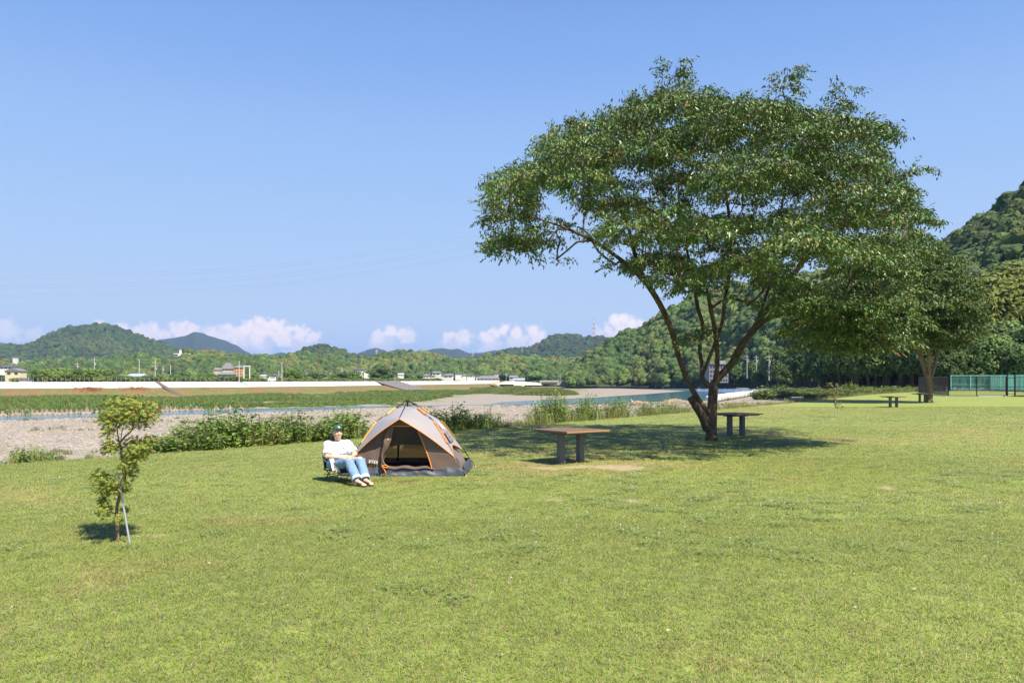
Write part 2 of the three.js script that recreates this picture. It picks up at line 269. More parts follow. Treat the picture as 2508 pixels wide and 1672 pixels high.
// lawn
const LX0 = -40, LX1 = 125, LZ0 = 12, LZ1 = -145;
const BARE = [];   // worn places: x, z, half-width, half-depth
{ const add = (px, py, w, h) => { const p = G(px, py), d = -p.z; BARE.push([p.x, p.z, w / F * d, h]); };
  add(1430, 1144, 60, 0.4); add(1508, 1145, 58, 0.62); add(1350, 1146, 50, 0.28); add(1546, 1225, 24, 0.13); add(2177, 1196, 20, 0.16); add(1350, 1225, 26, 0.16); add(372, 1312, 16, 0.10); add(1270, 1130, 30, 0.2); }
function lawnKind(x, z) {     // [bareness, clover, dryness, tone]
  const a = fbm(x * 0.35, z * 0.35, 4, 41), b = fbm(x * 1.3, z * 1.3, 3, 61), c = fbm(x * 0.12 + 9, z * 0.12, 3, 71);
  let bare = 0; const edge = (fbm(x * 2.3, z * 2.3, 3, 91) - 0.5) * 1.5;
  for (const [bx, bz, w, d] of BARE) { const q = hypot((x - bx) / w, (z - bz) / d); bare = max(bare, ss(1.25, 0.7, q + edge)); }
  const band = 0.8 * ss(-22, -15, z) * ss(-6.5, -9.5, z) * ss(-5, 1.5, x + (a - 0.5) * 9);
  const clover = ss(0.5, 0.62, b * 0.55 + a * 0.45 + band * 0.10 - 0.02);
  const dry = ss(0.50, 0.72, 0.6 * fbm(x * 0.8 + 31, z * 0.8, 3, 17) + 0.4 * c);
  return [bare, clover * (0.25 + 0.75 * band), dry, a * 0.5 + c * 0.5, band];
}
{
  const c = (u, v, i, j) => {
    const x = lerp(LX0, LX1, u), z = lerp(LZ0, LZ1, v), [bare, clover, dry, tone] = lawnKind(x, z), sp = h3(i, j, 7), st = fbm(x * 5, z * 5, 2, 8);
    let q = [lerp(0.195, 0.245, tone), lerp(0.255, 0.305, tone), lerp(0.046, 0.062, tone)];
    q = [lerp(q[0], 0.29, dry * 0.35), lerp(q[1], 0.255, dry * 0.35), lerp(q[2], 0.095, dry * 0.35)];
    q = [lerp(q[0], 0.11, clover * 0.15), lerp(q[1], 0.185, clover * 0.15), lerp(q[2], 0.05, clover * 0.15)];
    const k = 0.72 + 0.35 * sp + 0.25 * (st - 0.5);
    q = q.map((w) => w * k);
    const soil = [0.31, 0.245, 0.16].map((w) => w * (0.85 + 0.3 * sp));
    const t = bare * (0.75 + 0.25 * sp);
    return toS([lerp(q[0], soil[0], t), lerp(q[1], soil[1], t), lerp(q[2], soil[2], t)]);
  };
  const m = tex(1536, 1536, c); m.wrapS = m.wrapT = THREE.ClampToEdgeWrapping;
  // outline: the rim, then round the far right and behind the camera
  const rim = smooth(EDGE.map(([x, z]) => [x, 0, z]), 160).filter((p) => p.x > LX0 && p.x < LX1 && p.z < LZ0 && p.z > LZ1);
  const pos = [], uv = [], idx = [], cols = 40;
  for (const p of rim) for (let k = 0; k <= cols; k++) {
    const t = k / cols, q = V(lerp(p.x, LX1, t * t), 0, p.z);
    const e = k === 0 ? -0.14 : 0.012 * (fbm(q.x * 0.6, q.z * 0.6, 2, 3) - 0.5);
    if (k === 0) { q.x -= 0.25; q.z -= 0.2; }
    pos.push(q.x, e, q.z); uv.push((q.x - LX0) / (LX1 - LX0), (q.z - LZ0) / (LZ1 - LZ0));
  }
  for (let j = 0; j + 1 < rim.length; j++) for (let k = 0; k < cols; k++) { const a = j * (cols + 1) + k, b = a + cols + 1; idx.push(a, b, a + 1, a + 1, b, b + 1); }
  const g = new THREE.BufferGeometry(); g.setAttribute('position', new THREE.Float32BufferAttribute(pos, 3)); g.setAttribute('uv', new THREE.Float32BufferAttribute(uv, 2)); g.setIndex(idx); g.computeVertexNormals();
  for (let i = 0; i < g.attributes.normal.count; i++) if (g.attributes.normal.getY(i) < 0) { g.setIndex(idx.reverse()); g.computeVertexNormals(); break; }
  setting('lawn', g, new THREE.MeshStandardMaterial({ map: m, roughness: 0.95 }));
}

// ---------------------------------------------------------------- levee beyond the river
const leveeLine = smooth(LEVEE.map(([x, z]) => [x, 0, z]), 400);
const leveeN = leveeLine.map((p, i) => { const t = leveeLine[min(i + 1, 400)].clone().sub(leveeLine[max(i - 1, 0)]).normalize(); let n = V(-t.z, 0, t.x); if (n.z < 0) n.negate(); return n; });   // towards the river
function onLevee(s, out, y) { const i = clamp(s * 400, 0, 399.99), k = floor(i), t = i - k; return leveeLine[k].clone().lerp(leveeLine[k + 1], t).addScaledVector(leveeN[k].clone().lerp(leveeN[k + 1], t).normalize(), out).setY(y); }
const leveeAt = (px) => { let best = 0, d = 1e9; leveeLine.forEach((p, i) => { const e = abs(1254 - p.x / p.z * F - px); if (e < d) { d = e; best = i; } }); return best / 400; };
{
  const L = 1024, m = tex(L * 2, 64, (u, v, i, j) => {
    const a = fbm(u * 130, v * 3, 3, 5), b = fbm(u * 500, v * 12, 3, 15), sp = h3(i, j, 3);
    let c = [lerp(0.105, 0.165, a), lerp(0.105, 0.135, b), lerp(0.036, 0.048, a)];
    const gr = ss(0.45, 0.7, b) * 0.6 + ss(0.62, 0.95, v) * 0.5; c = [lerp(c[0], 0.145, gr), lerp(c[1], 0.165, gr), lerp(c[2], 0.045, gr)];
    const rust = ss(0.5, 0.66, fbm(u * 60, v * 2 + 7, 3, 25)); c = [lerp(c[0], 0.20, rust * 0.6), lerp(c[1], 0.105, rust * 0.6), lerp(c[2], 0.055, rust * 0.6)];
    return toS(c.map((q) => q * (0.75 + 0.5 * sp)));
  });
  m.wrapS = m.wrapT = THREE.ClampToEdgeWrapping;
  setting('levee_slope', sheet((u, v) => { const p = onLevee(u, lerp(3.9, 14, v), lerp(-1.02, -4.1, v)); p.y += (n2(u * 600, v * 9, 2) - 0.5) * 0.22; return p; }, 400, 8), new THREE.MeshStandardMaterial({ map: m, roughness: 1 }));
  setting('levee_top', sheet((u, v) => onLevee(u, lerp(0.0, -9, v), 0.93), 200, 1), mat([0.30, 0.28, 0.24]));
  setting('village_plain', sheet((u, v) => { const p = onLevee(u, -9, 0.9); return p.lerp(V(p.x * 3.2 + (u > 0.6 ? 200 : 0), -0.5, -1500), v * v).setY(v < 0.02 ? 0.9 : -0.4); }, 120, 20), mat([0.13, 0.17, 0.06]));
  // pale concrete panels, one by one; a stretch of grey blocks between them
  const rev = thing('concrete_revetment', 'long pale concrete slope topping the far river levee', 'embankment');
  const s0 = leveeAt(-330), sA = leveeAt(916), sB = leveeAt(978), s1 = leveeAt(1195);
  const cm = [0.70, 0.73, 0.67].map((w) => mat([w, w * 0.975, w * 0.93], { map: grain, roughness: 0.9 }));
  const slab = (a, b, y0, y1, o0, o1, th) => { const g = []; const n = V(0, th, 0); const A = onLevee(a, o0, y0), B = onLevee(b, o0, y0), C = onLevee(b, o1, y1), D = onLevee(a, o1, y1); const t = new Tris(), w = [1, 1, 1], u = (p) => p.clone().add(n); t.quad(u(D), u(C), u(B), u(A), w); t.quad(D, C, u(C), u(D), w); t.quad(A, D, u(D), u(A), w); t.quad(C, B, u(B), u(C), w); t.quad(u(A), u(B), B, A, w); const q = t.geo(); q.deleteAttribute('color'); return q; };
  let k = 0;
  for (const [a, b, n] of [[s0, sA, 40], [sB, s1, 16]]) for (let i = 0; i < n; i++) part('panel', slab(lerp(a, b, i / n) + 0.00012, lerp(a, b, (i + 1) / n) - 0.00012, 0.95, -1.0, 0, 4, 0.12), cm[k++ * 7 % 3], rev);
  part('bedding', slab(s0, s1, 0.94, -1.01, 0.01, 4.02, 0.05), mat([0.45, 0.42, 0.37]), rev);
  const blk = thing('block_revetment', 'grey block slope between two pale concrete stretches of the levee', 'embankment');
  const bm = [0.15, 0.18, 0.13].map((w) => mat([w, w * 0.96, w * 1.02]));
  for (let r = 0; r < 7; r++) for (let i = 0; i < 16; i++) { const a = lerp(sA, sB, i / 16) + r * 0.0022, b = lerp(sA, sB, (i + 1) / 16) + r * 0.0022, y0 = lerp(0.95, -3.6, r / 7), y1 = lerp(0.95, -3.6, (r + 1) / 7), o0 = lerp(0, 12.6, r / 7), o1 = lerp(0, 12.6, (r + 1) / 7); part('block', slab(a + 0.0001, b - 0.0001, y0, y1 + 0.03, o0, o1 - 0.1, 0.3), bm[(i * 5 + r * 3) % 3], blk); }
  // stairs down the levee
  const st = thing('levee_stairs', 'dark narrow stair running down the far levee slope', 'stairs'); const sS = leveeAt(384);
  for (let i = 0; i < 26; i++) { const t = i / 26, p = onLevee(sS + t * 0.012, lerp(0.3, 13, t), lerp(1.0, -3.8, t)); part('step', box(1.3, 0.34, 0.8, p.x, p.y, p.z), mat([0.19, 0.17, 0.15]), st); }
  // wire fence of thin posts along the top
  const fe = thing('levee_fence', 'thin grey post and wire fence along the top of the far levee', 'fence');
  const pm = mat([0.36, 0.37, 0.36], { roughness: 0.6 }), pg = limb([[0, 0, 0], [0, 1.75, 0]], 0.045, 5); const sF0 = leveeAt(-60), sF1 = leveeAt(560);
  const wires = [[], [], []]; let L0 = 0; for (let i = 1; i <= 400; i++) L0 += leveeLine[i].distanceTo(leveeLine[i - 1]);
  const nP = floor((sF1 - sF0) * L0 / 2.5);
  for (let i = 0; i <= nP; i++) { const p = onLevee(lerp(sF0, sF1, i / nP), -0.6, 0.93); const o = part('post', pg, pm, fe); o.position.copy(p); wires.forEach((w, k2) => w.push(p.clone().setY(1.35 + k2 * 0.55))); }
  wires.forEach((w) => part('wire', limb(w, 0.008, 3, false), pm, fe));
}
// ---------------------------------------------------------------- vegetation builders
const leafCol = (r, base, spread = 0.25) => { const k = 1 - spread + 2 * spread * r(); return [base[0] * k * (0.9 + 0.25 * r()), base[1] * k, base[2] * k * (0.8 + 0.5 * r())]; };
// lumpy closed crown for woods seen from afar: many lobes, each facet a clump of leaves
function farCrown(seed, detail = 3, tall = 1) {
  const r = rng(seed), lobes = [], g0 = new THREE.IcosahedronGeometry(1, detail), p = g0.attributes.position, t = new Tris();
  for (let i = 0; i < 16; i++) { const a = r() * 2 * PI, y = r() * 1.5 - 0.5; lobes.push([V(cos(a) * 0.62 * sqrt(max(0.05, 1 - y * y)), y * 0.6 * tall, sin(a) * 0.62 * sqrt(max(0.05, 1 - y * y))), 0.34 + r() * 0.22, 0.82 + r() * 0.36]); }
  const shape = (v) => { let d = 0.52, k = 0.9; for (const [c, q, tone] of lobes) { const b = v.dot(c), disc = b * b - c.lengthSq() + q * q; if (disc > 0) { const e = b + sqrt(disc); if (e > d) { d = e; k = tone; } } } return [d * (0.93 + 0.16 * n3(v.x * 7 + seed, v.y * 7, v.z * 7)), k]; };
  const memo = new Map(), get = (i) => { const v = V(p.getX(i), p.getY(i), p.getZ(i)).normalize(), key = v.toArray().map((q) => q.toFixed(4)).join(); if (!memo.has(key)) { const [d, k] = shape(v); memo.set(key, [v.clone().multiplyScalar(d).multiply(V(1, 0.9 * tall, 1)), k]); } return memo.get(key); };
  for (let i = 0; i < p.count; i += 3) { const A = get(i), B = get(i + 1), C = get(i + 2), k = (A[1] + B[1] + C[1]) / 3 * (0.75 + 0.5 * r()); t.tri(A[0], B[0], C[0], [k * (0.9 + 0.2 * r()), k, k * 0.9]); }
  for (let i = 0; i < 150; i++) { const v = V(r() - 0.5, r() * 0.9 - 0.3, r() - 0.5).normalize(), [d, k] = shape(v), c = v.clone().multiplyScalar(d * (1 + 0.06 * r())).multiply(V(1, 0.9 * tall, 1)), s = 0.05 + 0.07 * r(), u = V(r() - 0.5, r() - 0.5, r() - 0.5).normalize(), w = u.clone().cross(v).normalize(), q = k * (0.8 + 0.5 * r()); t.tri(c.clone().addScaledVector(u, s), c.clone().addScaledVector(u, -s).addScaledVector(w, s * 0.5), c.clone().addScaledVector(w, -s), [q, q, q * 0.85]); }
  return t.geo();
}
// airy crown of leaf clumps, for trees near enough to see leaves; unit radius
function leafCrown(seed, lobesN, perLobe, size, o = {}) {
  const r = rng(seed), t = new Tris(), base = o.base ?? [1, 1, 1], tall = o.tall ?? 1;
  for (let i = 0; i < lobesN; i++) {
    const a = i * 2.4 + r(), y = -0.75 + 1.6 * ((i + 0.5) / lobesN), rr = sqrt(max(0.08, 1 - y * y)) * (0.45 + 0.3 * r()), c = V(cos(a) * rr, y * 0.78 * tall, sin(a) * rr), q = 0.28 + 0.18 * r(), tone = 0.8 + 0.4 * r();
    for (let k = 0; k < perLobe; k++) {
      const v = V(r() * 2 - 1, r() * 1.6 - 0.6, r() * 2 - 1).normalize(), p = c.clone().addScaledVector(v.clone().multiply(V(1.15, 0.75, 1.15)), q * (0.55 + 0.5 * sqrt(r())));
      const n = v.clone().add(V(0, 0.5, 0)).add(V(r() - 0.5, r() - 0.5, r() - 0.5).multiplyScalar(1.3)).normalize(), u = V(r() - 0.5, r() - 0.7, r() - 0.5).cross(n).normalize(), w = n.clone().cross(u), s = size * (0.6 + 0.8 * r()), col = leafCol(r, base.map((b) => b * tone), 0.2);
      t.quad(p.clone().addScaledVector(u, s), p.clone().addScaledVector(w, s * 0.42).addScaledVector(n, -s * 0.12), p.clone().addScaledVector(u, -s), p.clone().addScaledVector(w, -s * 0.42).addScaledVector(n, -s * 0.12), col);
    }
  }
  return t.geo();
}
const bark = tex(256, 512, (u, v, i, j) => { const a = fbm(u * 18, v * 9, 3, 4), b = fbm(u * 50, v * 30, 2, 6), c = n2(u * 6, v * 40, 9); const k = 0.55 + 0.6 * a + 0.25 * (b - 0.5) - 0.12 * ss(0.6, 0.8, c); return [0.60 * k, 0.54 * k, 0.47 * k]; }, true, [1.2, 0.7]);
const barkMat = new THREE.MeshStandardMaterial({ map: bark, color: lin(0.45, 0.42, 0.40), roughness: 0.95, bumpMap: bumpy, bumpScale: 0.006 });

// skeleton that reaches every pad from a few traced limbs; returns {trunk, twigs, pads}
function skeleton(limbs, pads, r, tipR = 0.012, minY = 0.2) {
  const nodes = [];   // p, parent, load
  const add = (p, parent) => { nodes.push({ p, parent, load: 0 }); return nodes.length - 1; };
  const at = {};
  limbs.forEach(({ pts, from }, li) => { let prev = from ? at[from[0]][min(from[1], at[from[0]].length - 1)] : -1; at[li] = []; const list = smooth(from ? [nodes[prev].p, ...pts] : pts, pts.length * 4); list.forEach((p, i) => { if (from && i === 0) { at[li].push(prev); return; } prev = add(p, prev); at[li].push(prev); }); });
  const fixed = nodes.length, root = nodes[0].p;
  const order = pads.map((p, i) => [p, i]).sort((a, b) => a[0].distanceTo(root) - b[0].distanceTo(root));
  for (const [p] of order) {
    let best = 0, cost = 1e9;
    for (let i = 0; i < nodes.length; i++) { const q = nodes[i].p, d = q.distanceTo(p); const c = d + max(0, q.y - p.y) * 0.9 + 0; if (c < cost && q.y > minY) { cost = c; best = i; } }
    const a = nodes[best].p, d = a.distanceTo(p), n = max(2, Math.ceil(d / 0.45)); let prev = best;
    const back = nodes[best].parent >= 0 ? a.clone().sub(nodes[nodes[best].parent].p).normalize() : V(0, 1, 0);
    for (let k = 1; k <= n; k++) { const t = k / n, q = a.clone().lerp(p, t).addScaledVector(back, d * 0.22 * sin(PI * t) * (1 - t)).addScaledVector(V(r() - 0.5, r() - 0.5, r() - 0.5), k < n ? 0.09 * min(1, d) : 0); q.y += 0.05 * d * sin(PI * t); prev = add(q, prev); }
    nodes[prev].load += 1;
  }
  for (let i = nodes.length - 1; i > 0; i--) { const n = nodes[i]; if (n.load === 0) n.load = 0.3; if (n.parent >= 0) nodes[n.parent].load += n.load; }
  const kids = nodes.map(() => []); nodes.forEach((n, i) => { if (n.parent >= 0) kids[n.parent].push(i); });
  return { nodes, kids, fixed, rad: (i) => tipR * pow(nodes[i].load, 0.46), at };
}
function woodOf(sk, scale, lo, hi, sides) {      // tubes along chains of nodes with index in [lo, hi)
  const out = [];
  const walk = (i, start) => { const pts = [], rad = []; if (start >= 0) { pts.push(sk.nodes[start].p); rad.push(min(sk.rad(start), sk.rad(i) * 1.25) * scale); } let c = i; for (;;) { pts.push(sk.nodes[c].p); rad.push(sk.rad(c) * scale); const k = sk.kids[c].filter((q) => q >= lo && q < hi).sort((a, b) => sk.nodes[b].load - sk.nodes[a].load); if (!k.length) break; for (const q of k.slice(1)) walk(q, c); c = k[0]; } if (pts.length > 1) out.push(limb(pts, rad, sides)); };
  for (let i = 0; i < sk.nodes.length; i++) if (i >= lo && i < hi) { const p = sk.nodes[i].parent; if (p < lo || p >= hi) walk(i, p); }
  return out;
}
// leafy twig end: three fanned twigs of narrow drooping leaves
function spray(seed, n, L, W, len, base, spread = 0.22) {
  const r = rng(seed), t = new Tris();
  for (let i = 0; i < n; i++) {
    const fan = (i % 3 - 1) * 0.62, s = 0.12 + 0.88 * (floor(i / 3) + 0.4 * r()) / (n / 3), tw = V(cos(fan), 0, sin(fan)), c = tw.clone().multiplyScalar(s * len * (fan ? 0.8 : 1)).add(V(0, -0.25 * len * s * s + (r() - 0.5) * 0.1, 0)), dir = tw.clone().multiplyScalar(0.45).add(V(r() * 2 - 1, -0.25 - 0.75 * r(), r() * 2 - 1)).normalize(), q = L * (0.7 + 0.55 * r()), w = W * (0.8 + 0.4 * r());
    const side = dir.clone().cross(V((r() - 0.5) * 1.4, 1, (r() - 0.5) * 1.4)).normalize(), nrm = side.clone().cross(dir), tip = c.clone().addScaledVector(dir, q).addScaledVector(nrm, -q * 0.12), mid = c.clone().addScaledVector(dir, q * 0.42), col = leafCol(r, base, spread);
    t.quad(c, mid.clone().addScaledVector(side, w / 2), tip, mid.clone().addScaledVector(side, -w / 2), col);
  }
  for (const f of [-0.62, 0, 0.62]) { const e = V(cos(f), -0.25, sin(f)).multiplyScalar(len * 0.8); t.quad(V(0, 0.003, 0), e.clone().add(V(0, 0, 0.003)), e.clone().add(V(0, -0.002, -0.003)), V(0, -0.003, 0), [0.10, 0.07, 0.04]); }
  return t.geo();
}
function spraysOn(pads, radii, count, r, tint, flat = 0.6, size = [0.8, 0.5]) {
  const list = [], X = V(1, 0, 0);
  pads.forEach((c, i) => { const R = radii[i] ?? radii[0], n = Math.round(count * R * R * (0.8 + 0.4 * r())); const pt = 0.85 + 0.3 * r();
    for (let k = 0; k < n; k++) { const a = r() * 2 * PI, q = sqrt(r()), d = V(cos(a) * q, (1 - q * q) * 0.9 + (r() - 0.62) * 0.5, sin(a) * q), p = c.clone().addScaledVector(d.clone().multiply(V(1, flat, 1)), R * 0.92); d.y = d.y * 0.6 - 0.25 * q; d.normalize();
      const dir = d.clone().multiply(V(1, 0.35, 1)).add(V(r() - 0.5, (r() - 0.5) * 0.5, r() - 0.5).multiplyScalar(0.7)).normalize();
      const Q = new THREE.Quaternion().setFromUnitVectors(X, dir).multiply(new THREE.Quaternion().setFromAxisAngle(X, (r() - 0.5) * 0.7)); list.push([M4(p, Q, size[0] + size[1] * r()), tint(r, p, pt)]); } });
  return list;
}

// ---------------------------------------------------------------- the big tree on the lawn
const DSP = 2508 / 2352;
{
  const r = rng(21), B = G(1743, 1078), D0 = 23.1;
  const T = thing('broadleaf_tree', 'big spreading tree with forked trunk and layered dark green crown on the lawn', 'tree', B);
  const L = (px, py, d = D0) => P(px, py, d).sub(B);
  const OUT = [[1065, 465], [1112, 440], [1108, 385], [1150, 352], [1205, 352], [1235, 312], [1262, 262], [1310, 285], [1362, 245], [1412, 222], [1480, 202], [1530, 185], [1550, 140], [1572, 180], [1640, 195], [1720, 205], [1765, 190], [1808, 150], [1822, 210], [1880, 235], [1945, 200], [1955, 255], [2030, 268], [2062, 300], [2040, 345], [2130, 385], [2090, 425], [2155, 492], [2120, 545], [2150, 595], [2095, 650], [2085, 720], [2040, 775], [1960, 770], [1880, 745], [1820, 742], [1775, 715], [1745, 690], [1700, 655], [1660, 690], [1610, 720], [1545, 715], [1490, 690], [1440, 648], [1395, 615], [1330, 608], [1268, 596], [1225, 618], [1165, 628], [1120, 590], [1118, 520], [1085, 500]].map(([x, y]) => [x * DSP, y * DSP]);
  const HOLES = [[1315, 500, 52], [1255, 560, 42], [1375, 535, 40], [1440, 600, 26], [1640, 395, 20], [1660, 470, 26], [1700, 560, 16], [1560, 470, 18], [1880, 655, 22], [1800, 610, 14], [1500, 545, 14], [1470, 470, 16], [1985, 430, 14], [2035, 395, 18], [1720, 690, 24], [1745, 470, 20], [1620, 610, 18], [1600, 385, 30], [1485, 430, 28], [1755, 575, 24], [1835, 500, 22], [1560, 560, 20], [1420, 430, 18], [1930, 560, 18]].map((h) => h.map((q) => q * DSP));
  const pads = [], rad = [], C = [1680, 450].map((q) => q * DSP);
  for (let tries = 0; tries < 26000 && pads.length < 470; tries++) {
    const x = lerp(1130, 2310, r()), y = lerp(140, 830, r()), d = polyD(OUT, x, y); if (d > -46) continue;
    const R = lerp(0.62, 1.12, r()) * (d > -75 ? 0.58 : 1), rp = R * 85; if (HOLES.some((h) => hypot(x - h[0], y - h[1]) < h[2] + rp * 0.5)) continue;
    const q = hypot((x - C[0]) / 640, (y - C[1]) / 380), half = 5.6 * sqrt(max(0.04, 1 - min(1, q * q))), low = y > 640 ? 0.6 : 1, dep = 20.8 + (r() * 2 - 1) * half * low;
    const p = L(x, y, dep); let ok = true; for (let i = 0; i < pads.length; i++) if (hypot(pads[i].x - p.x, (pads[i].y - p.y) * 1.35, pads[i].z - p.z) < (rad[i] + R) * 0.89) { ok = false; break; }
    if (!ok) continue; pads.push(p); rad.push(R);
  }
  for (const [x, y, d] of [[1553, 152, 20], [1557, 176, 20], [1562, 205, 20], [1810, 165, 20.5], [1805, 188, 20.5], [1798, 210, 20.5], [1942, 208, 21], [1930, 232, 21], [1918, 250, 21], [1112, 470, 20.5], [1130, 490, 20.5], [2105, 395, 21], [2080, 405, 21], [2115, 505, 21], [1285, 285, 20], [1300, 300, 20], [1602, 770, 22.6], [1625, 762, 22.6], [1590, 780, 22.4], [1850, 760, 20.4], [1900, 770, 20], [1950, 775, 20.4], [1990, 790, 20.8], [2030, 770, 20], [1930, 740, 19.6], [2000, 745, 19.6], [2060, 740, 20.2], [1880, 735, 21], [2010, 800, 20.4], [1840, 715, 19.4], [1970, 715, 19], [2040, 700, 19.2], [2075, 680, 20.4], [1900, 700, 18.8], [1960, 800, 21.4], [2050, 790, 21.6], [1880, 790, 21.8]]) { pads.push(L(x * DSP, y * DSP, d)); rad.push(y > 670 && x > 1700 ? 0.66 : 0.3); }
  for (const [hx, hy, hr] of HOLES) for (let k = 0; k < 1 + hr / 14; k++) { pads.push(L(hx + (r() * 2 - 1) * hr, hy + (r() * 2 - 1) * hr, 19 + r() * 4)); rad.push(0.16 + 0.16 * r()); }
  const limbs = [
    { pts: [V(0, -0.1, 0), L(1743, 1045), L(1744, 1008), L(1747, 965), L(1748, 940)] },                                                        // 0 stem
    { from: [0, 9], pts: [L(1727, 1000, 23), L(1695, 952, 22.9), L(1669, 891, 22.7), L(1651, 829, 22.4), L(1634, 780, 22.1), L(1594, 708, 21.6), L(1545, 656, 21), L(1470, 600, 20.6), L(1390, 560, 20.4), L(1300, 530, 20.4)] },   // 1 left
    { from: [0, 18], pts: [L(1722, 930, 23.2), L(1719, 890, 23.4), L(1714, 853, 23.5), L(1722, 800, 23.6), L(1709, 752, 23.6), L(1700, 690, 23.4), L(1680, 600, 23), L(1660, 480, 22.6)] },   // 2
    { from: [2, 5], pts: [L(1738, 875, 23), L(1752, 840, 22.8), L(1767, 800, 22.6), L(1775, 740, 22.4), L(1790, 640, 22), L(1785, 520, 21.6), L(1770, 420, 21.2)] },   // 3
    { from: [0, 19], pts: [L(1756, 906, 23), L(1757, 853, 22.7), L(1750, 800, 22.2), L(1738, 740, 21.6), L(1722, 660, 20.8), L(1700, 560, 19.6), L(1660, 430, 18.8)] },   // 4
    { from: [0, 20], pts: [L(1767, 918, 23), L(1793, 890, 22.9), L(1817, 846, 22.6), L(1836, 820, 22.4), L(1872, 767, 22), L(1904, 722, 21.7), L(1960, 650, 21.3), L(2010, 560, 21), L(2050, 470, 21)] },   // 5 right
    { from: [5, 14], pts: [L(1890, 775, 21.8), L(1960, 765, 21.4), L(2020, 757, 21), L(2100, 720, 20.6), L(2180, 690, 20.6)] },   // 6 low right
    { from: [1, 24], pts: [L(1560, 640, 21), L(1540, 560, 20.2), L(1500, 470, 19.6), L(1440, 380, 19.4)] },   // 7
    { from: [5, 18], pts: [L(1890, 680, 22.4), L(1900, 600, 23.2), L(1920, 480, 23.6), L(1940, 360, 23)] },   // 8
  ];
  const sk = skeleton(limbs, pads, r, 0.0088, 3.2);
  const real = sk.rad; sk.rad = (i) => min(0.235, real(i) * (i < sk.fixed ? 1.22 : 1)) * (i < 3 ? 1 + 0.14 * (3 - i) : 1);
  part('trunk', woodOf(sk, 1, 0, sk.fixed, 12), barkMat, T);
  part('branch', woodOf(sk, 1, sk.fixed, 1e9, 5), barkMat, T);
  const st = smooth([L(1735, 1050), L(1722, 1020, 23), L(1704, 992, 22.9), L(1691, 972, 22.9)], 8); part('broken_limb', limb(st, [0.17, 0.16, 0.15, 0.14, 0.13, 0.125, 0.12, 0.115, 0.11], 10), barkMat, T);
  const tint = (q, p, pt) => { const red = q() < 0.03 ? 1 : 0, k = pt * (0.8 + 0.45 * q()); return red ? lin(1.7 * k, 0.95 * k, 0.7 * k) : lin((0.8 + 0.4 * q()) * k, k, (0.8 + 0.5 * q()) * k); };
  const list = spraysOn(pads, rad, 90, r, tint, 0.4), m = leafMat([1, 1, 1], 0.2, 0.36), col = [0.122, 0.198, 0.056];
  const half = [[], [], []]; list.forEach((e, i) => half[i % 3].push(e));
  half.forEach((h, i) => swarm('crown', spray(31 + i, 27, 0.092, 0.040, 0.40, col), m, h, T));
}

// ---------------------------------------------------------------- the second tree, by the fence
{
  const r = rng(77), B = G(2277, 986), D0 = 61.5, T = thing('broadleaf_tree', 'pale-stemmed lawn tree with three upright stems beside the black mesh fence', 'tree', B), L = (px, py, d = D0) => P(px, py, d).sub(B);
  const pads = [], rad = []; const cen = L(2215, 770);
  for (let i = 0; i < 9000 && pads.length < 170; i++) { const p = V(r() * 2 - 1, r() * 2 - 1, r() * 2 - 1); if (p.length() > 1) continue; p.multiply(V(5.1, 5.4, 4.6)).add(cen); if (p.y < 4.3 + 0.12 * hypot(p.x, p.z)) continue; const R = 0.85 + 0.5 * r(); if (pads.some((q, k) => q.distanceTo(p) < (rad[k] + R) * 0.52)) continue; pads.push(p); rad.push(R); }
  const limbs = [{ pts: [V(0, -0.1, 0), L(2277, 965), L(2276, 945), L(2278, 932)] }, { from: [0, 14], pts: [L(2268, 910), L(2258, 880), L(2245, 840), L(2225, 790), L(2200, 740)] }, { from: [0, 15], pts: [L(2277, 905, 61.2), L(2276, 870, 61), L(2270, 820, 60.5), L(2255, 740, 60)] }, { from: [0, 15], pts: [L(2287, 905, 62), L(2296, 870, 62.3), L(2300, 820, 62.6), L(2280, 730, 63)] }];
  const sk = skeleton(limbs, pads, r, 0.024, 3); const real = sk.rad; sk.rad = (i) => min(0.36, real(i)) * (i < 2 ? 1.25 : 1);
  const pale = barkMat.clone(); pale.color = lin(0.95, 0.86, 0.74);
  part('trunk', woodOf(sk, 1, 0, sk.fixed, 10), pale, T); part('branch', woodOf(sk, 1, sk.fixed, 1e9, 5), barkMat, T);
  const list = spraysOn(pads, rad, 26, r, (q, p, pt) => { const k = pt * (0.75 + 0.5 * q()); return lin(k * (0.9 + 0.3 * q()), k, k); }, 0.6, [1.5, 0.8]);
  swarm('crown', spray(91, 20, 0.13, 0.06, 0.46, [0.10, 0.17, 0.042]), leafMat([1, 1, 1], 0.3, 0.55), list, T);
}

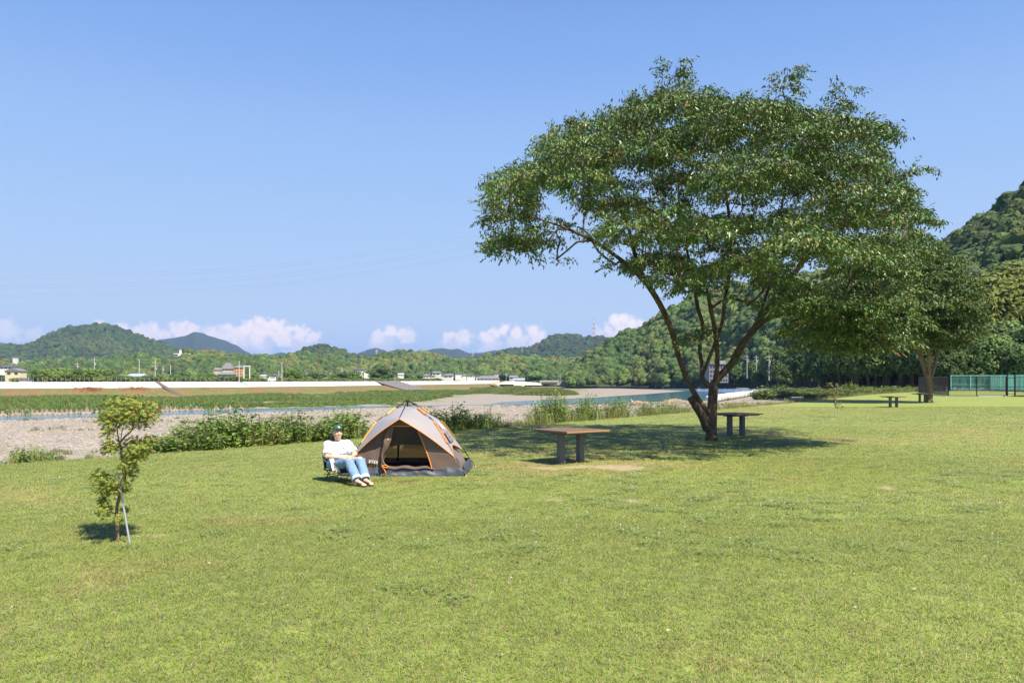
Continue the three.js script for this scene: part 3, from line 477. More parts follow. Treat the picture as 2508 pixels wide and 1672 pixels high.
// ---------------------------------------------------------------- maple sapling and its stake, small sapling farther off
function star(t, c, dir, nrm, s, col) { const u = dir.clone().normalize(), w = nrm.clone().cross(u).normalize(); for (const a of [-1.9, -0.95, 0, 0.95, 1.9]) { const l = s * (a === 0 ? 1 : abs(a) > 1.5 ? 0.62 : 0.88), tip = c.clone().addScaledVector(u, cos(a) * l).addScaledVector(w, sin(a) * l).addScaledVector(nrm, -s * 0.18), b1 = c.clone().addScaledVector(u, cos(a + 0.5) * l * 0.36).addScaledVector(w, sin(a + 0.5) * l * 0.36), b2 = c.clone().addScaledVector(u, cos(a - 0.5) * l * 0.36).addScaledVector(w, sin(a - 0.5) * l * 0.36); t.tri(c, b1, tip, col); t.tri(c, tip, b2, col); } }
{
  const r = rng(5), B = G(288, 1326), D0 = 8.64, T = thing('maple_sapling', 'slim young maple with green and reddish leaves tied near a leaning steel stake', 'sapling', B), L = (px, py, d = D0) => P(px, py, d).sub(B);
  const z = (x, y, d = 0) => L(180 + x / 3.735, 940 + y / 3.735, D0 + d);
  const pads = [], rad = [];
  for (const [x, y, w, h, n, R] of [[300, 250, 75, 70, 7, .1], [420, 220, 90, 55, 8, .1], [540, 240, 90, 70, 8, .1], [660, 260, 80, 70, 8, .1], [380, 330, 90, 60, 7, .1], [520, 340, 100, 60, 7, .1], [640, 330, 80, 50, 5, .09], [310, 420, 40, 60, 3, .08], [340, 570, 50, 60, 5, .09], [570, 570, 80, 80, 7, .09], [680, 520, 70, 60, 6, .08], [540, 690, 70, 70, 6, .09], [620, 640, 50, 50, 3, .08], [470, 760, 60, 60, 4, .08], [220, 850, 55, 50, 5, .08], [300, 920, 70, 80, 8, .09], [350, 1000, 60, 60, 5, .08], [270, 1050, 40, 25, 2, .06], [300, 1160, 60, 30, 4, .06], [400, 1250, 30, 40, 2, .04], [480, 930, 40, 40, 2, .06], [470, 1140, 20, 30, 1, .05]])
    for (let k = 0; k < n; k++) { pads.push(z(x + (r() * 2 - 1) * w, y + (r() * 2 - 1) * h, (r() * 2 - 1) * 0.26)); rad.push(R * 1.15); }
  const limbs = [{ pts: [V(0, -0.03, 0), z(398, 1350), z(390, 1220), z(400, 1100), z(430, 1000), z(465, 900), z(455, 780), z(440, 680), z(428, 580), z(415, 510)] }, { from: [0, 36], pts: [z(400, 460), z(395, 400), z(380, 330)] }, { from: [0, 37], pts: [z(440, 440), z(470, 330)] }, { from: [0, 38], pts: [z(470, 480), z(530, 420), z(560, 330)] }, { from: [0, 16], pts: [z(370, 980), z(300, 900)] }, { from: [0, 26], pts: [z(520, 640), z(580, 560), z(660, 510)] }];
  const sk = skeleton(limbs, pads, r, 0.0021); const real = sk.rad; sk.rad = (i) => min(0.019, real(i));
  const sm = barkMat.clone(); sm.color = lin(0.95, 0.80, 0.62); sm.bumpScale = 0.001;
  part('trunk', woodOf(sk, 1, 0, sk.fixed, 8), sm, T); part('branch', woodOf(sk, 1, sk.fixed, 1e9, 4), sm, T);
  const t = new Tris();
  pads.forEach((c, i) => { const n = 38; for (let k = 0; k < n; k++) { const d = V(r() * 2 - 1, r() * 1.4 - 0.6, r() * 2 - 1).normalize(), p = c.clone().addScaledVector(d, rad[i] * (0.3 + 0.75 * r())), hi = clamp((p.y - 0.9) / 0.7), red = r() < 0.03 + 0.07 * hi, base = red ? [0.30, 0.12, 0.04] : r() < 0.42 ? [0.30, 0.33, 0.05] : [0.18, 0.27, 0.04]; star(t, p, V(d.x, -0.5 - 0.5 * r(), d.z), V(r() - 0.5, 1, r() - 0.5).add(d.clone().multiplyScalar(0.6)).normalize(), 0.026 + 0.016 * r(), leafCol(r, base, 0.2)); } });
  part('crown', t.geo(), leafMat([1, 1, 1], 0.4, 0.6), T).userData.kind = 'stuff';
  const S0 = G(317, 1331), S1 = z(398, 790).add(B);
  const st = thing('steel_stake', 'thin galvanised steel stake leaning against the young maple', 'stake', S0), top = S1.clone().sub(S0), steel = mat([0.5, 0.51, 0.53], { metalness: 0.6, roughness: 0.35 });
  part('shaft', limb([top.clone().multiplyScalar(-0.12), top], 0.011, 10), steel, st); part('collar', limb([top.clone().multiplyScalar(0.93), top.clone().multiplyScalar(0.99)], 0.016, 10), mat([0.62, 0.62, 0.64], { roughness: 0.5 }), st);
  // small sapling
  const Q = thing('small_sapling', 'tiny sparse sapling standing alone on the open lawn', 'sapling', G(2045, 1022)); const qp = [], rr = rng(9);
  for (let i = 0; i < 22; i++) qp.push(V((rr() - 0.5) * 0.7, 0.45 + rr() * 1.25, (rr() - 0.5) * 0.6));
  const s2 = skeleton([{ pts: [V(0, -0.03, 0), V(0.02, 0.4, 0), V(0.05, 0.9, 0), V(0.02, 1.4, 0)] }], qp, rr, 0.005); s2.rad = () => 0.012;
  part('trunk', woodOf(s2, 1.4, 0, s2.fixed, 6), mat([0.42, 0.36, 0.28]), Q); part('branch', woodOf(s2, 0.6, s2.fixed, 1e9, 4), sm, Q);
  const t2 = new Tris(); qp.forEach((c) => { for (let k = 0; k < 18; k++) { const d = V(rr() - 0.5, rr() - 0.5, rr() - 0.5).normalize(); star(t2, c.clone().addScaledVector(d, 0.14 * rr()), V(d.x, -0.6, d.z), V(rr() - 0.5, 1, rr() - 0.5).normalize(), 0.06, leafCol(rr, [0.19, 0.20, 0.07], 0.2)); } });
  part('crown', t2.geo(), leafMat([1, 1, 1], 0.4, 0.6), Q).userData.kind = 'stuff';
}

// ---------------------------------------------------------------- shrubs and tall grass along the rim of the lawn
function shrubGeo(seed, n, w, h, leaf, base, upright = 0) {
  const r = rng(seed), t = new Tris(), stems = [];
  for (let i = 0; i < n; i++) { const a = r() * 2 * PI, q = sqrt(r()), x = cos(a) * q * w, z = sin(a) * q * w * 0.75, hh = h * (1 - 0.5 * q * q) * (0.65 + 0.5 * r()), b = V(x * 0.55, 0, z * 0.55), tip = V(x + (r() - 0.5) * 0.2, hh, z + (r() - 0.5) * 0.2); stems.push([b, tip]);
    const m = 20 + floor(16 * r()); for (let k = 0; k < m; k++) { const s = 0.12 + 0.9 * (k / m), p = b.clone().lerp(tip, min(1, s)).add(V((r() - 0.5), (r() - 0.5) * 0.7, (r() - 0.5)).multiplyScalar(0.26)); p.y = max(0.03, p.y); const d = V(r() * 2 - 1, -0.35 + 0.5 * r() + upright, r() * 2 - 1).normalize(), nn = V(r() - 0.5, 1.1, r() - 0.5).normalize(), u = nn.clone().cross(d).normalize(), L = leaf * (0.55 + 0.8 * r()), c = leafCol(r, base, 0.28);
      t.quad(p, p.clone().addScaledVector(d, L * 0.5).addScaledVector(u, L * 0.36).addScaledVector(nn, L * 0.05), p.clone().addScaledVector(d, L).addScaledVector(nn, -L * 0.15), p.clone().addScaledVector(d, L * 0.5).addScaledVector(u, -L * 0.36).addScaledVector(nn, L * 0.05), c); } }
  return [t.geo(), stems.slice(0, 26).map(([a, b]) => limb([a.clone().setY(-0.15), b], [0.014, 0.006], 4))];
}
const lm = leafMat([1, 1, 1], 0.4, 0.55), stemMat = mat([0.14, 0.12, 0.06]);
const rimPoint = (px, out = 0) => { let best = null, d = 1e9; for (let i = 0; i + 1 < EDGE.length; i++) for (let k = 0; k < 60; k++) { const t = k / 60, x = lerp(EDGE[i][0], EDGE[i + 1][0], t), z = lerp(EDGE[i][1], EDGE[i + 1][1], t); if (z > -2) continue; const e = abs(1254 - x / z * F - px); if (e < d) { d = e; const tx = EDGE[i + 1][0] - EDGE[i][0], tz = EDGE[i + 1][1] - EDGE[i][1], l = hypot(tx, tz); best = V(x + tz / l * out, 0, z - tx / l * out); } } best.y = ground(best.x, best.z); return best; };
{
  const kinds = [[1, 62, 0.95, 1.25, 0.115, [0.16, 0.26, 0.043]], [2, 58, 0.85, 1.05, 0.12, [0.18, 0.285, 0.05]], [3, 70, 1.0, 1.1, 0.10, [0.14, 0.24, 0.042]]].map(([s, ...a], i) => {
    const [g, st] = shrubGeo(s, ...a), o = thing('leafy_shrub', '', 'shrub', V(0, -50, 0), 0, 'shrubs along the lawn rim'); part('foliage', g, lm, o).userData.kind = 'stuff'; part('stem', st, stemMat, o); return o; });
  const used = [0, 0, 0], r = rng(12);
  const LAB = ['broad-leaved green shrub in the dense thicket between the young maple and the tent', 'small broad-leaved shrub between the tent and the wooden tables', 'loose low shrub beyond the lawn rim behind the young maple'];
  for (const [px, out, s, k, l] of [[445, .7, .95, 1, 0], [485, 1.3, 1.0, 0, 0], [520, .5, .85, 2, 0], [560, 1.4, 1.15, 0, 0], [600, .8, 1.05, 1, 0], [640, 1.6, 1.2, 2, 0], [680, .8, 1.1, 0, 0], [720, 1.7, 1.3, 1, 0], [755, .8, 1.15, 2, 0], [790, 1.6, 1.25, 0, 0], [830, .9, 1.1, 1, 0], [865, 1.5, 1.2, 2, 0], [900, 1.0, 1.15, 0, 0], [935, 1.7, 1.2, 1, 0], [975, 1.4, 1.0, 2, 0],
    [1090, 1.0, 1.15, 1, 1], [1125, 1.2, 1.2, 0, 1], [1165, 1.0, 1.0, 2, 1], [1205, 1.1, .85, 1, 1], [1245, 1.0, .7, 0, 1], [1290, 1.1, .6, 2, 1], [1335, 1.0, .6, 1, 1], [112, 2.2, .55, 2, 2], [150, 2.4, .6, 1, 2], [195, 2.2, .58, 0, 2], [300, 1.8, .3, 2, 2], [20, 2.0, .3, 0, 2]]) {
    const p = rimPoint(px, out), sc = [s * (0.9 + 0.3 * r()), s * (0.55 + 0.55 * r()), s * (0.9 + 0.2 * r())]; if (!used[k]++) { kinds[k].position.copy(p); kinds[k].rotation.y = r() * 6; kinds[k].scale.set(...sc); kinds[k].userData.label = LAB[l]; } else copy(kinds[k], p, r() * 6, sc, LAB[l]);
  }
  // upright mugwort clump right of the near table
  const [g, st] = shrubGeo(8, 66, 0.7, 1.0, 0.075, [0.19, 0.31, 0.06], 0.35); const o0 = thing('upright_weed', 'tall bright green weed clump beyond the lawn rim behind the near table', 'plant', rimPoint(1400, .9), 0, 'tall weeds behind the near table'); part('foliage', g, lm, o0).userData.kind = 'stuff'; part('stem', st, stemMat, o0); o0.scale.set(1.1, 1.7, 1.1);
  for (const [px, out, s, h] of [[1380, 1.2, 1, 1.25], [1440, 1.3, 1.1, 1.45], [1465, .8, 1.0, 1.2], [1500, 1.3, 1.1, 1.5], [1540, 1.0, 1.1, 1.2], [1580, 1.4, 1.1, 1.3], [1625, 1.0, 1.1, 1.0], [1670, 1.2, 1.1, 1.0], [1710, 1.5, 1.1, .9]]) copy(o0, rimPoint(px, out), px, [s, h, s]);
}
// tuft of long grass blades
function tuft(seed, n, h, w, spreadR, cols) { const r = rng(seed), t = new Tris(); for (let i = 0; i < n; i++) { const a = r() * 2 * PI, q = sqrt(r()) * spreadR, b = V(cos(a) * q, 0, sin(a) * q), f = r() * 2 * PI, l = h * (0.5 + 0.6 * r()), le = l * (0.15 + 0.45 * r()), u = V(-sin(f), 0, cos(f)).multiplyScalar(w * (0.6 + 0.7 * r())), m = b.clone().add(V(cos(f) * le * 0.35, l * 0.6, sin(f) * le * 0.35)), e = b.clone().add(V(cos(f) * le, l, sin(f) * le)), c = leafCol(r, cols[floor(r() * cols.length)], 0.2); t.tri(b.clone().sub(u), b.clone().add(u), m.clone().add(u.clone().multiplyScalar(0.7)), c); t.tri(b.clone().sub(u), m.clone().add(u.clone().multiplyScalar(0.7)), m.clone().sub(u.clone().multiplyScalar(0.7)), c); t.tri(m.clone().sub(u.clone().multiplyScalar(0.7)), m.clone().add(u.clone().multiplyScalar(0.7)), e, c); } return t.geo(); }
const grassM = leafMat([1, 1, 1], 0.3, 0.65);
{
  const r = rng(44), list = [], dryl = [], far = [];
  for (let i = 0; i + 1 < EDGE.length; i++) { const a = EDGE[i], b = EDGE[i + 1], l = hypot(b[0] - a[0], b[1] - a[1]); if (a[1] > 0) continue; const n = floor(l * 11);
    for (let k = 0; k < n; k++) { const t = r(), out = 0.15 + r() * r() * 4.5, x = lerp(a[0], b[0], t) + (b[1] - a[1]) / l * out, z = lerp(a[1], b[1], t) - (b[0] - a[0]) / l * out, px = 1254 - x / z * F; const gap = px < 430 ? 0.22 : px > 1010 && px < 1300 ? 1 : 0.7; if (r() > gap) continue; const y = ground(x, z), s = (0.35 + 0.5 * r()) * (px > 1850 ? 0.8 : px > 1700 ? 1.1 : px < 430 ? 0.8 : 1), dry = fbm(x * 0.5, z * 0.5, 2, 5) > 0.55; (dry ? dryl : list).push([M4(V(x, y - 0.02, z), qY(r() * 6), s), lin(0.8 + 0.5 * r(), 0.85 + 0.3 * r(), 0.8 + 0.3 * r())]); } }
  swarm('rim_grass', tuft(3, 34, 0.95, 0.008, 0.3, [[0.16, 0.25, 0.05], [0.19, 0.26, 0.06], [0.25, 0.26, 0.09]]), grassM, list, scene, 'long green grass growing along the rim of the lawn', 'grass');
  swarm('dry_grass', tuft(4, 30, 1.0, 0.007, 0.3, [[0.36, 0.30, 0.14], [0.32, 0.30, 0.12], [0.21, 0.26, 0.07]]), grassM, dryl, scene, 'straw coloured long grass along the rim of the lawn', 'grass');
}
// ---------------------------------------------------------------- hills and woods
const crownsFar = [farCrown(1), farCrown(2, 3, 1.15), farCrown(3, 3, 0.9), farCrown(4, 3, 1.05)];
const woodMat = new THREE.MeshStandardMaterial({ color: 0xffffff, vertexColors: true, roughness: 0.9 });
const GREENS = [[0.045, 0.085, 0.024], [0.055, 0.105, 0.028], [0.07, 0.125, 0.03], [0.05, 0.09, 0.026], [0.085, 0.135, 0.032], [0.10, 0.135, 0.034]];
const hillTex = tex(512, 512, (u, v, i, j) => { const a = fbm(u * 40, v * 40, 4, 2), b = h3(i >> 1, j >> 1, 7), c = fbm(u * 9, v * 9, 3, 12); const k = 0.55 + 0.5 * a + 0.35 * (b - 0.5); return toS([lerp(0.025, 0.045, c) * k, lerp(0.048, 0.065, c) * k, 0.022 * k]); }, true, [6, 3]);
const hillMat = new THREE.MeshStandardMaterial({ map: hillTex, roughness: 1 });
// ridge: crest pixels at a distance, with a slope in front and behind; returns the surface function
function hill(name, crest, D, front, foot, o = {}) {
  const pts = crest.map(([px, py, d]) => P(px, py + (o.drop ?? 0), d ?? D)), cum = [0]; for (let i = 1; i < pts.length; i++) cum.push(cum[i - 1] + pts[i].distanceTo(pts[i - 1]));
  const at = (u) => { const s = u * cum.at(-1); let i = 0; while (i < pts.length - 2 && s > cum[i + 1]) i++; const t = (s - cum[i]) / (cum[i + 1] - cum[i]), k = (1 - cos(t * PI)) / 2, p = pts[i].clone().lerp(pts[i + 1], t); p.y = lerp(lerp(pts[i].y, pts[i + 1].y, t), lerp(pts[i].y, pts[i + 1].y, k), 0.5); return p; };
  const rough = o.rough ?? 1;
  const fn = (u, v) => { // v 0 foot in front, 0.7 crest, 1 behind
    const c = at(u), w = v < 0.7 ? v / 0.7 : 1 - (v - 0.7) / 0.3 * 0.5, dir = V(c.x, 0, c.z).normalize(), off = v < 0.7 ? -front * (1 - w) : front * 0.5 * (v - 0.7) / 0.3, spur = (fbm(u * cum.at(-1) / front * 2.2, v * 1.6, 3, name.length) - 0.5);
    const p = c.clone().addScaledVector(dir, off * (1 + 0.35 * spur)); const s = o.power ?? 0.85; p.y = foot + (c.y - foot) * clamp(pow(w, s) + spur * 0.55 * rough * w * (1 - w) * 2.2, 0, 1.02); return p; };
  const nu = o.nu ?? 120, nv = o.nv ?? 34, m = setting(name, sheet(fn, nu, nv, 1), o.mat ?? hillMat);
  return { fn, len: cum.at(-1), m };
}
function wood(h, seed, n, size, o = {}) {     // tree crowns standing on a hill's near face
  const r = rng(seed), lists = crownsFar.map(() => []);
  for (let i = 0; i < n; i++) { const u = r(), v = 0.02 + (o.vmax ?? 0.74) * pow(r(), o.bias ?? 0.8), p = h.fn(u, v); if (o.skip?.(p, u, v)) continue; const s = size * (0.45 + 1.05 * r() * r() + 0.25 * r()), patch = fbm(p.x / (size * 9), p.z / (size * 9) + p.y / (size * 5), 3, seed), gi = clamp(floor(patch * 8.5 - 1.4 + r() * 1.6), 0, 5), g = GREENS[gi].map((q) => q * (0.9 + 0.22 * r())); let c = g; if (o.bamboo && patch > 0.6) c = [0.11, 0.145, 0.045].map((q) => q * (0.8 + 0.4 * r())); else if (r() < 0.008) c = [0.12, 0.11, 0.045]; p.y += s * 0.35; lists[floor(r() * 4)].push([M4(p, qY(r() * 6), V(s, s * (0.85 + 0.4 * r()), s)), lin(...c.map((q) => q * (o.k ?? 0.48)))]); }
  lists.forEach((l, i) => { if (l.length) swarm(o.name ?? 'hill_wood', crownsFar[i], woodMat, l, scene, o.label, 'woods'); });
}
{
  hill('far_mountain', [[-260, 850], [-120, 838], [-30, 834], [15, 840], [60, 855], [110, 880]], 6200, 1500, -2);
  hill('far_mountain', [[300, 870], [340, 852], [365, 840], [395, 830], [420, 827], [450, 822], [475, 812], [492, 814], [515, 823], [545, 831], [575, 843], [605, 861], [640, 884]], 5200, 1300, -2, { nu: 160 });
  hill('far_mountain', [[590, 884], [660, 872], [690, 866], [705, 870], [715, 867], [740, 878], [800, 886]], 5600, 900, -2, { drop: -4 });
  hill('far_mountain', [[800, 886], [860, 875], [885, 865], [905, 858], [920, 855], [940, 860], [952, 866], [965, 861], [975, 858], [990, 865], [1010, 867], [1040, 862], [1065, 857], [1085, 856], [1105, 859], [1120, 857], [1150, 868], [1180, 867], [1210, 861], [1240, 860], [1270, 866], [1300, 875], [1330, 880]], 4600, 1000, -2, { nu: 220, drop: -4 });
  const m1 = hill('green_mountain', [[-420, 862], [-250, 846], [-80, 846], [-20, 851], [30, 849], [60, 848], [90, 838], [115, 824], [145, 812], [175, 803], [200, 800], [235, 797], [262, 796], [290, 806], [315, 816], [345, 824], [370, 834], [400, 846], [440, 860], [490, 872], [540, 884]], 2300, 620, -1, { nu: 220, nv: 60, drop: 6 });
  wood(m1, 3, 9000, 8.5, { label: 'dense green woods covering the broad mountain', vmax: 0.7, bias: 0.7, k: 0.6 });
  const m3 = hill('green_hill', [[640, 886], [690, 876], [720, 868], [745, 856], [770, 849], [795, 848], [815, 853], [840, 863], [870, 871], [910, 880], [950, 888]], 1700, 330, -1, { nu: 120, nv: 40, drop: 6 });
  wood(m3, 4, 3200, 6.5, { label: 'green woods on the small rounded hill', vmax: 0.7, k: 0.62 });
  const m5 = hill('wooded_ridge', [[1130, 884], [1200, 874], [1235, 862], [1250, 857], [1275, 859], [1300, 854], [1320, 845], [1345, 832], [1370, 824], [1400, 822], [1425, 828], [1445, 829], [1465, 827], [1490, 831], [1510, 835], [1535, 827], [1560, 820], [1620, 826], [1700, 840]], 2600, 700, -2, { nu: 200, nv: 60, drop: 5 });
  wood(m5, 5, 8200, 8.5, { label: 'dark green woods on the long ridge below the red and white mast', vmax: 0.7, bias: 0.7 });
  const m6 = hill('foothill', [[-300, 888], [-120, 886], [0, 884], [60, 888], [130, 880], [200, 884], [260, 878], [330, 873], [400, 878], [430, 874], [460, 865], [490, 862], [540, 864], [570, 868], [590, 873], [640, 876], [690, 874], [740, 868], [790, 874], [850, 879], [900, 876], [950, 870], [985, 862], [1010, 861], [1040, 868], [1090, 876], [1120, 882], [1180, 878], [1240, 872], [1300, 876], [1360, 878], [1420, 884], [1480, 890]], 950, 230, -0.5, { nu: 300, nv: 40, power: 0.75, drop: 14 });
  wood(m6, 6, 9000, 5.4, { label: 'mixed green and olive woods on the low foothills behind the houses', bamboo: true, bias: 0.9, k: 0.88 });
  const m7 = hill('riverside_hill', [[1395, 912, 640], [1420, 893, 640], [1450, 868, 640], [1490, 842, 640], [1530, 824, 630], [1560, 812, 620], [1600, 790, 610], [1640, 762, 600], [1690, 735, 590], [1760, 715, 560], [1850, 700, 520], [1950, 690, 470], [2060, 675, 420], [2160, 665, 380]], 600, 120, -2.5, { nu: 150, nv: 40, power: 0.8, drop: 9 });
  wood(m7, 7, 5200, 4.1, { label: 'dense sunlit woods on the steep hill across the river bend', bias: 0.9, k: 0.92 });
  const m8 = hill('near_hill', [[2120, 720, 380], [2200, 690, 350], [2270, 640, 330], [2310, 612, 320], [2350, 582, 310], [2400, 545, 300], [2440, 520, 295], [2508, 478, 290], [2620, 410, 280], [2760, 360, 270], [2900, 330, 260]], 300, 130, 0, { nu: 100, nv: 34, power: 0.8, drop: 12 });
  wood(m8, 8, 3600, 3.3, { label: 'dark green woods on the steep near hill', bias: 0.9, k: 0.75 });
}

// forest edge on the right: single trees
{
  const protos = [];
  const mk = (seed, base, label, n = 26, per = 130, sz = 0.085) => { const o = thing('forest_tree', label, 'tree', V(0, -80, 0), 0, 'trees at the forest edge'); part('trunk', limb([[0, -0.2, 0], [0.06, 0.6, 0.03], [-0.04, 1.5, 0.05]], [0.06, 0.045, 0.025], 7), barkMat, o); const c = part('crown', leafCrown(seed, n, per, sz, { base }), leafMat([1, 1, 1], 0.25, 0.7), o); c.position.y = 1.25; c.userData.kind = 'stuff'; protos.push(o); return o; };
  const lab = ['dark green broadleaf tree at the forest edge beyond the lawn', 'mid green broadleaf tree at the forest edge beyond the lawn', 'yellow green bamboo-like tree above the fence', 'bushy riverside tree where the woods meet the water'];
  mk(1, [0.075, 0.135, 0.032], lab[0]); mk(2, [0.12, 0.20, 0.044], lab[1]); mk(3, [0.17, 0.215, 0.03], lab[2], 30, 120, 0.07); mk(4, [0.085, 0.15, 0.034], lab[3]);
  const used = [0, 0, 0, 0], r = rng(4);
  const put = (k, px, base, d, rad, hs = 1) => { const p = P(px, HZ, d); p.y = base; const s = [rad, rad * hs, rad]; if (!used[k]++) { const o = protos[k]; o.position.copy(p); o.scale.set(...s); o.rotation.y = r() * 6; } else copy(protos[k], p, r() * 6, s); };
  // riverside row, from the bend towards the fence
  for (const [px, d, rad, k] of [[1905, 330, 7, 3], [1950, 300, 8, 3], [1990, 270, 8, 3], [2030, 240, 8, 0], [1975, 235, 6, 3], [2015, 215, 6, 3], [2065, 215, 8, 0], [2100, 195, 7, 0], [2060, 185, 5.5, 1], [2130, 180, 7, 0], [2090, 165, 5, 0], [2165, 170, 7.5, 0], [2130, 150, 4.5, 1], [2200, 165, 7.5, 0], [2180, 150, 5, 0], [2235, 158, 7.5, 0], [2270, 150, 7, 0], [2240, 142, 4.5, 0], [2310, 150, 7, 0], [2290, 138, 4.5, 0], [2345, 148, 6.5, 1], [2335, 136, 4.5, 0], [2380, 146, 7, 0], [2390, 135, 5, 1], [2420, 148, 7, 0], [2440, 134, 5.5, 1], [2465, 146, 7, 1], [2500, 140, 6.5, 0], [2480, 132, 4.6, 0], [2545, 138, 7, 0], [2530, 128, 5, 1], [2590, 135, 7, 1], [2640, 130, 7, 0],
    [1880, 360, 6, 3], [1845, 390, 5, 3], [1800, 420, 5, 3], [1860, 340, 3.4, 3], [1925, 270, 3.6, 3]]) put(k, px, px < 2040 ? -1.5 : 0.1, d, rad * (px > 2320 ? 0.68 : px > 2200 ? 0.85 : 1) * (0.9 + 0.2 * r()), 1 + 0.2 * r());
  for (const [px, d, rad] of [[2395, 172, 8.5], [2440, 175, 9], [2480, 170, 9.5], [2520, 172, 10], [2365, 178, 8], [2560, 170, 10], [2420, 185, 10.5], [2500, 186, 12]]) put(2, px, 1, d, rad, 1.15);
  for (const [px, d, rad] of [[2150, 205, 10], [2210, 200, 11], [2260, 195, 12], [2310, 195, 12], [2180, 225, 12], [2350, 205, 12], [2240, 240, 14], [2300, 240, 15], [2380, 235, 13], [2450, 230, 13], [2330, 225, 13], [2520, 225, 15], [2420, 255, 18], [2480, 255, 19]]) put(floor(r() * 2), px, 1, d, rad, 1.1);
  // undergrowth closing the forest floor
  const [g, st] = shrubGeo(15, 60, 1.6, 1.6, 0.2, [0.20, 0.29, 0.06]); const o0 = thing('undergrowth_bush', 'low bright bush on the rough ground between lawn and forest', 'bush', P(2080, HZ, 128).setY(-0.1), 0, 'bushes between lawn and forest'); part('foliage', g, lm, o0).userData.kind = 'stuff'; part('stem', st, stemMat, o0);
  for (let i = 0; i < 90; i++) { const px = 1880 + 410 * pow(r(), 0.6), d = lerp(105, 160, r()), p = P(px, HZ, d); p.y = max(-0.3, ground(p.x, p.z)); if (lawnD(p.x, p.z) < 1) continue; copy(o0, p, r() * 6, [0.6 + r(), (0.2 + 0.5 * r()) * (0.5 + (px - 1880) / 500), 0.6 + r()]); }
  for (let i = 0; i < 64; i++) { const px = 1790 + r() * 340, d = lerp(230, 420, r()) - max(0, px - 2000) * 0.5, p = P(px, HZ, d); p.y = ground(p.x, p.z); if (p.y < -4.3) continue; copy(o0, p, r() * 6, [2 + 2 * r(), 1.2 + 1.5 * r(), 2 + 2 * r()], 'low riverside bush below the woods at the river bend', 'riverside bushes at the bend'); }
  // leaning dead bamboo
  for (const [a, b] of [[[2135, 815], [2205, 872]], [[2160, 822], [2222, 875]], [[2148, 812], [2195, 868]]]) single('leaning_bamboo', limb([P(...a, 120), P(...b, 122)], [0.05, 0.07], 6), mat([0.34, 0.17, 0.06]), 'dead orange-brown bamboo stem leaning out of the dark forest edge', 'bamboo', 'leaning dead bamboo stems');
}

// ---------------------------------------------------------------- trees and hedge behind the levee
{
  const g = [leafCrown(51, 16, 70, 0.12, { base: [0.135, 0.225, 0.042] }), leafCrown(52, 16, 70, 0.12, { base: [0.09, 0.155, 0.04] }), leafCrown(53, 14, 70, 0.12, { base: [0.16, 0.235, 0.048] })], lmat = leafMat([1, 1, 1], 0.25, 0.7), r = rng(8);
  const protos = g.map((q) => { const o = new THREE.Group(); o.name = 'orchard_tree'; o.userData = { label: 'round green tree in the row behind the far levee fence', category: 'tree', group: 'trees behind the far levee' }; part('trunk', limb([[0, -0.2, 0], [0, 1, 0]], [0.1, 0.07], 5), barkMat, o); const c = part('crown', q, lmat, o); c.position.y = 1.05; c.userData.kind = 'stuff'; return o; });
  let lab, grp; const put = (px, back, s, h, k) => { const p = onLevee(leveeAt(px), -back, 0.2); copy(protos[k ?? floor(r() * 3)], p, r() * 6, [s, h, s], lab, grp); };
  [lab, grp] = ['leafy tree in the tall row behind the left stretch of the levee fence', 'tall row behind the levee fence'];
  for (let px = 80; px < 250; px += 11) put(px + r() * 6, 7 + r() * 4, 2.6 + r() * 0.8, 2.0 + 0.9 * r());
  [lab, grp] = ['larger rounded tree standing behind the tall row at the levee fence', 'big trees behind the tall row'];
  for (let px = 90; px < 300; px += 24) put(px + r() * 9, 16 + r() * 6, 3.4 + r(), 2.6 + 0.6 * r(), 0);
  [lab, grp] = ['low bush between the cream house and the levee top', 'bushes by the cream house'];
  for (let px = -20; px < 60; px += 14) put(px + r() * 9, 10, 1.6 + r() * 0.5, 1.2, 0);
  [lab, grp] = ['clipped green tree of the long low hedge behind the levee fence', 'low hedge behind the levee fence'];
  for (let px = 250; px < 620; px += 10) put(px + r() * 6, 6 + r() * 3, 2.2 + r() * 0.6, 1.35 + 0.35 * r());
  [lab, grp] = ['low light green bush along the levee top before the village', 'bushes before the village'];
  for (let px = 620; px < 1120; px += 12) put(px + r() * 6, 8 + r() * 5, 2.8 + r(), 1.1 + 0.4 * r(), r() < 0.7 ? 2 : 0);
  [lab, grp] = ['dark rounded tree standing among the village houses', 'dark trees among the houses'];
  for (const [px, b, s, h, k] of [[1010, 20, 6.5, 5.0, 1], [1035, 28, 7, 5.6, 1], [990, 30, 5, 3.6, 0], [1055, 26, 5, 4, 1], [778, 14, 4.5, 3.6, 0], [930, 24, 5.5, 3.0, 1], [900, 30, 6, 2.8, 1], [865, 30, 5, 2.6, 0], [960, 30, 5, 3, 1], [590, 20, 4, 2.3, 0], [695, 18, 3.8, 2.5, 0], [510, 24, 4, 2, 2], [455, 24, 4, 2, 0]]) put(px, b, s, h, k);
}

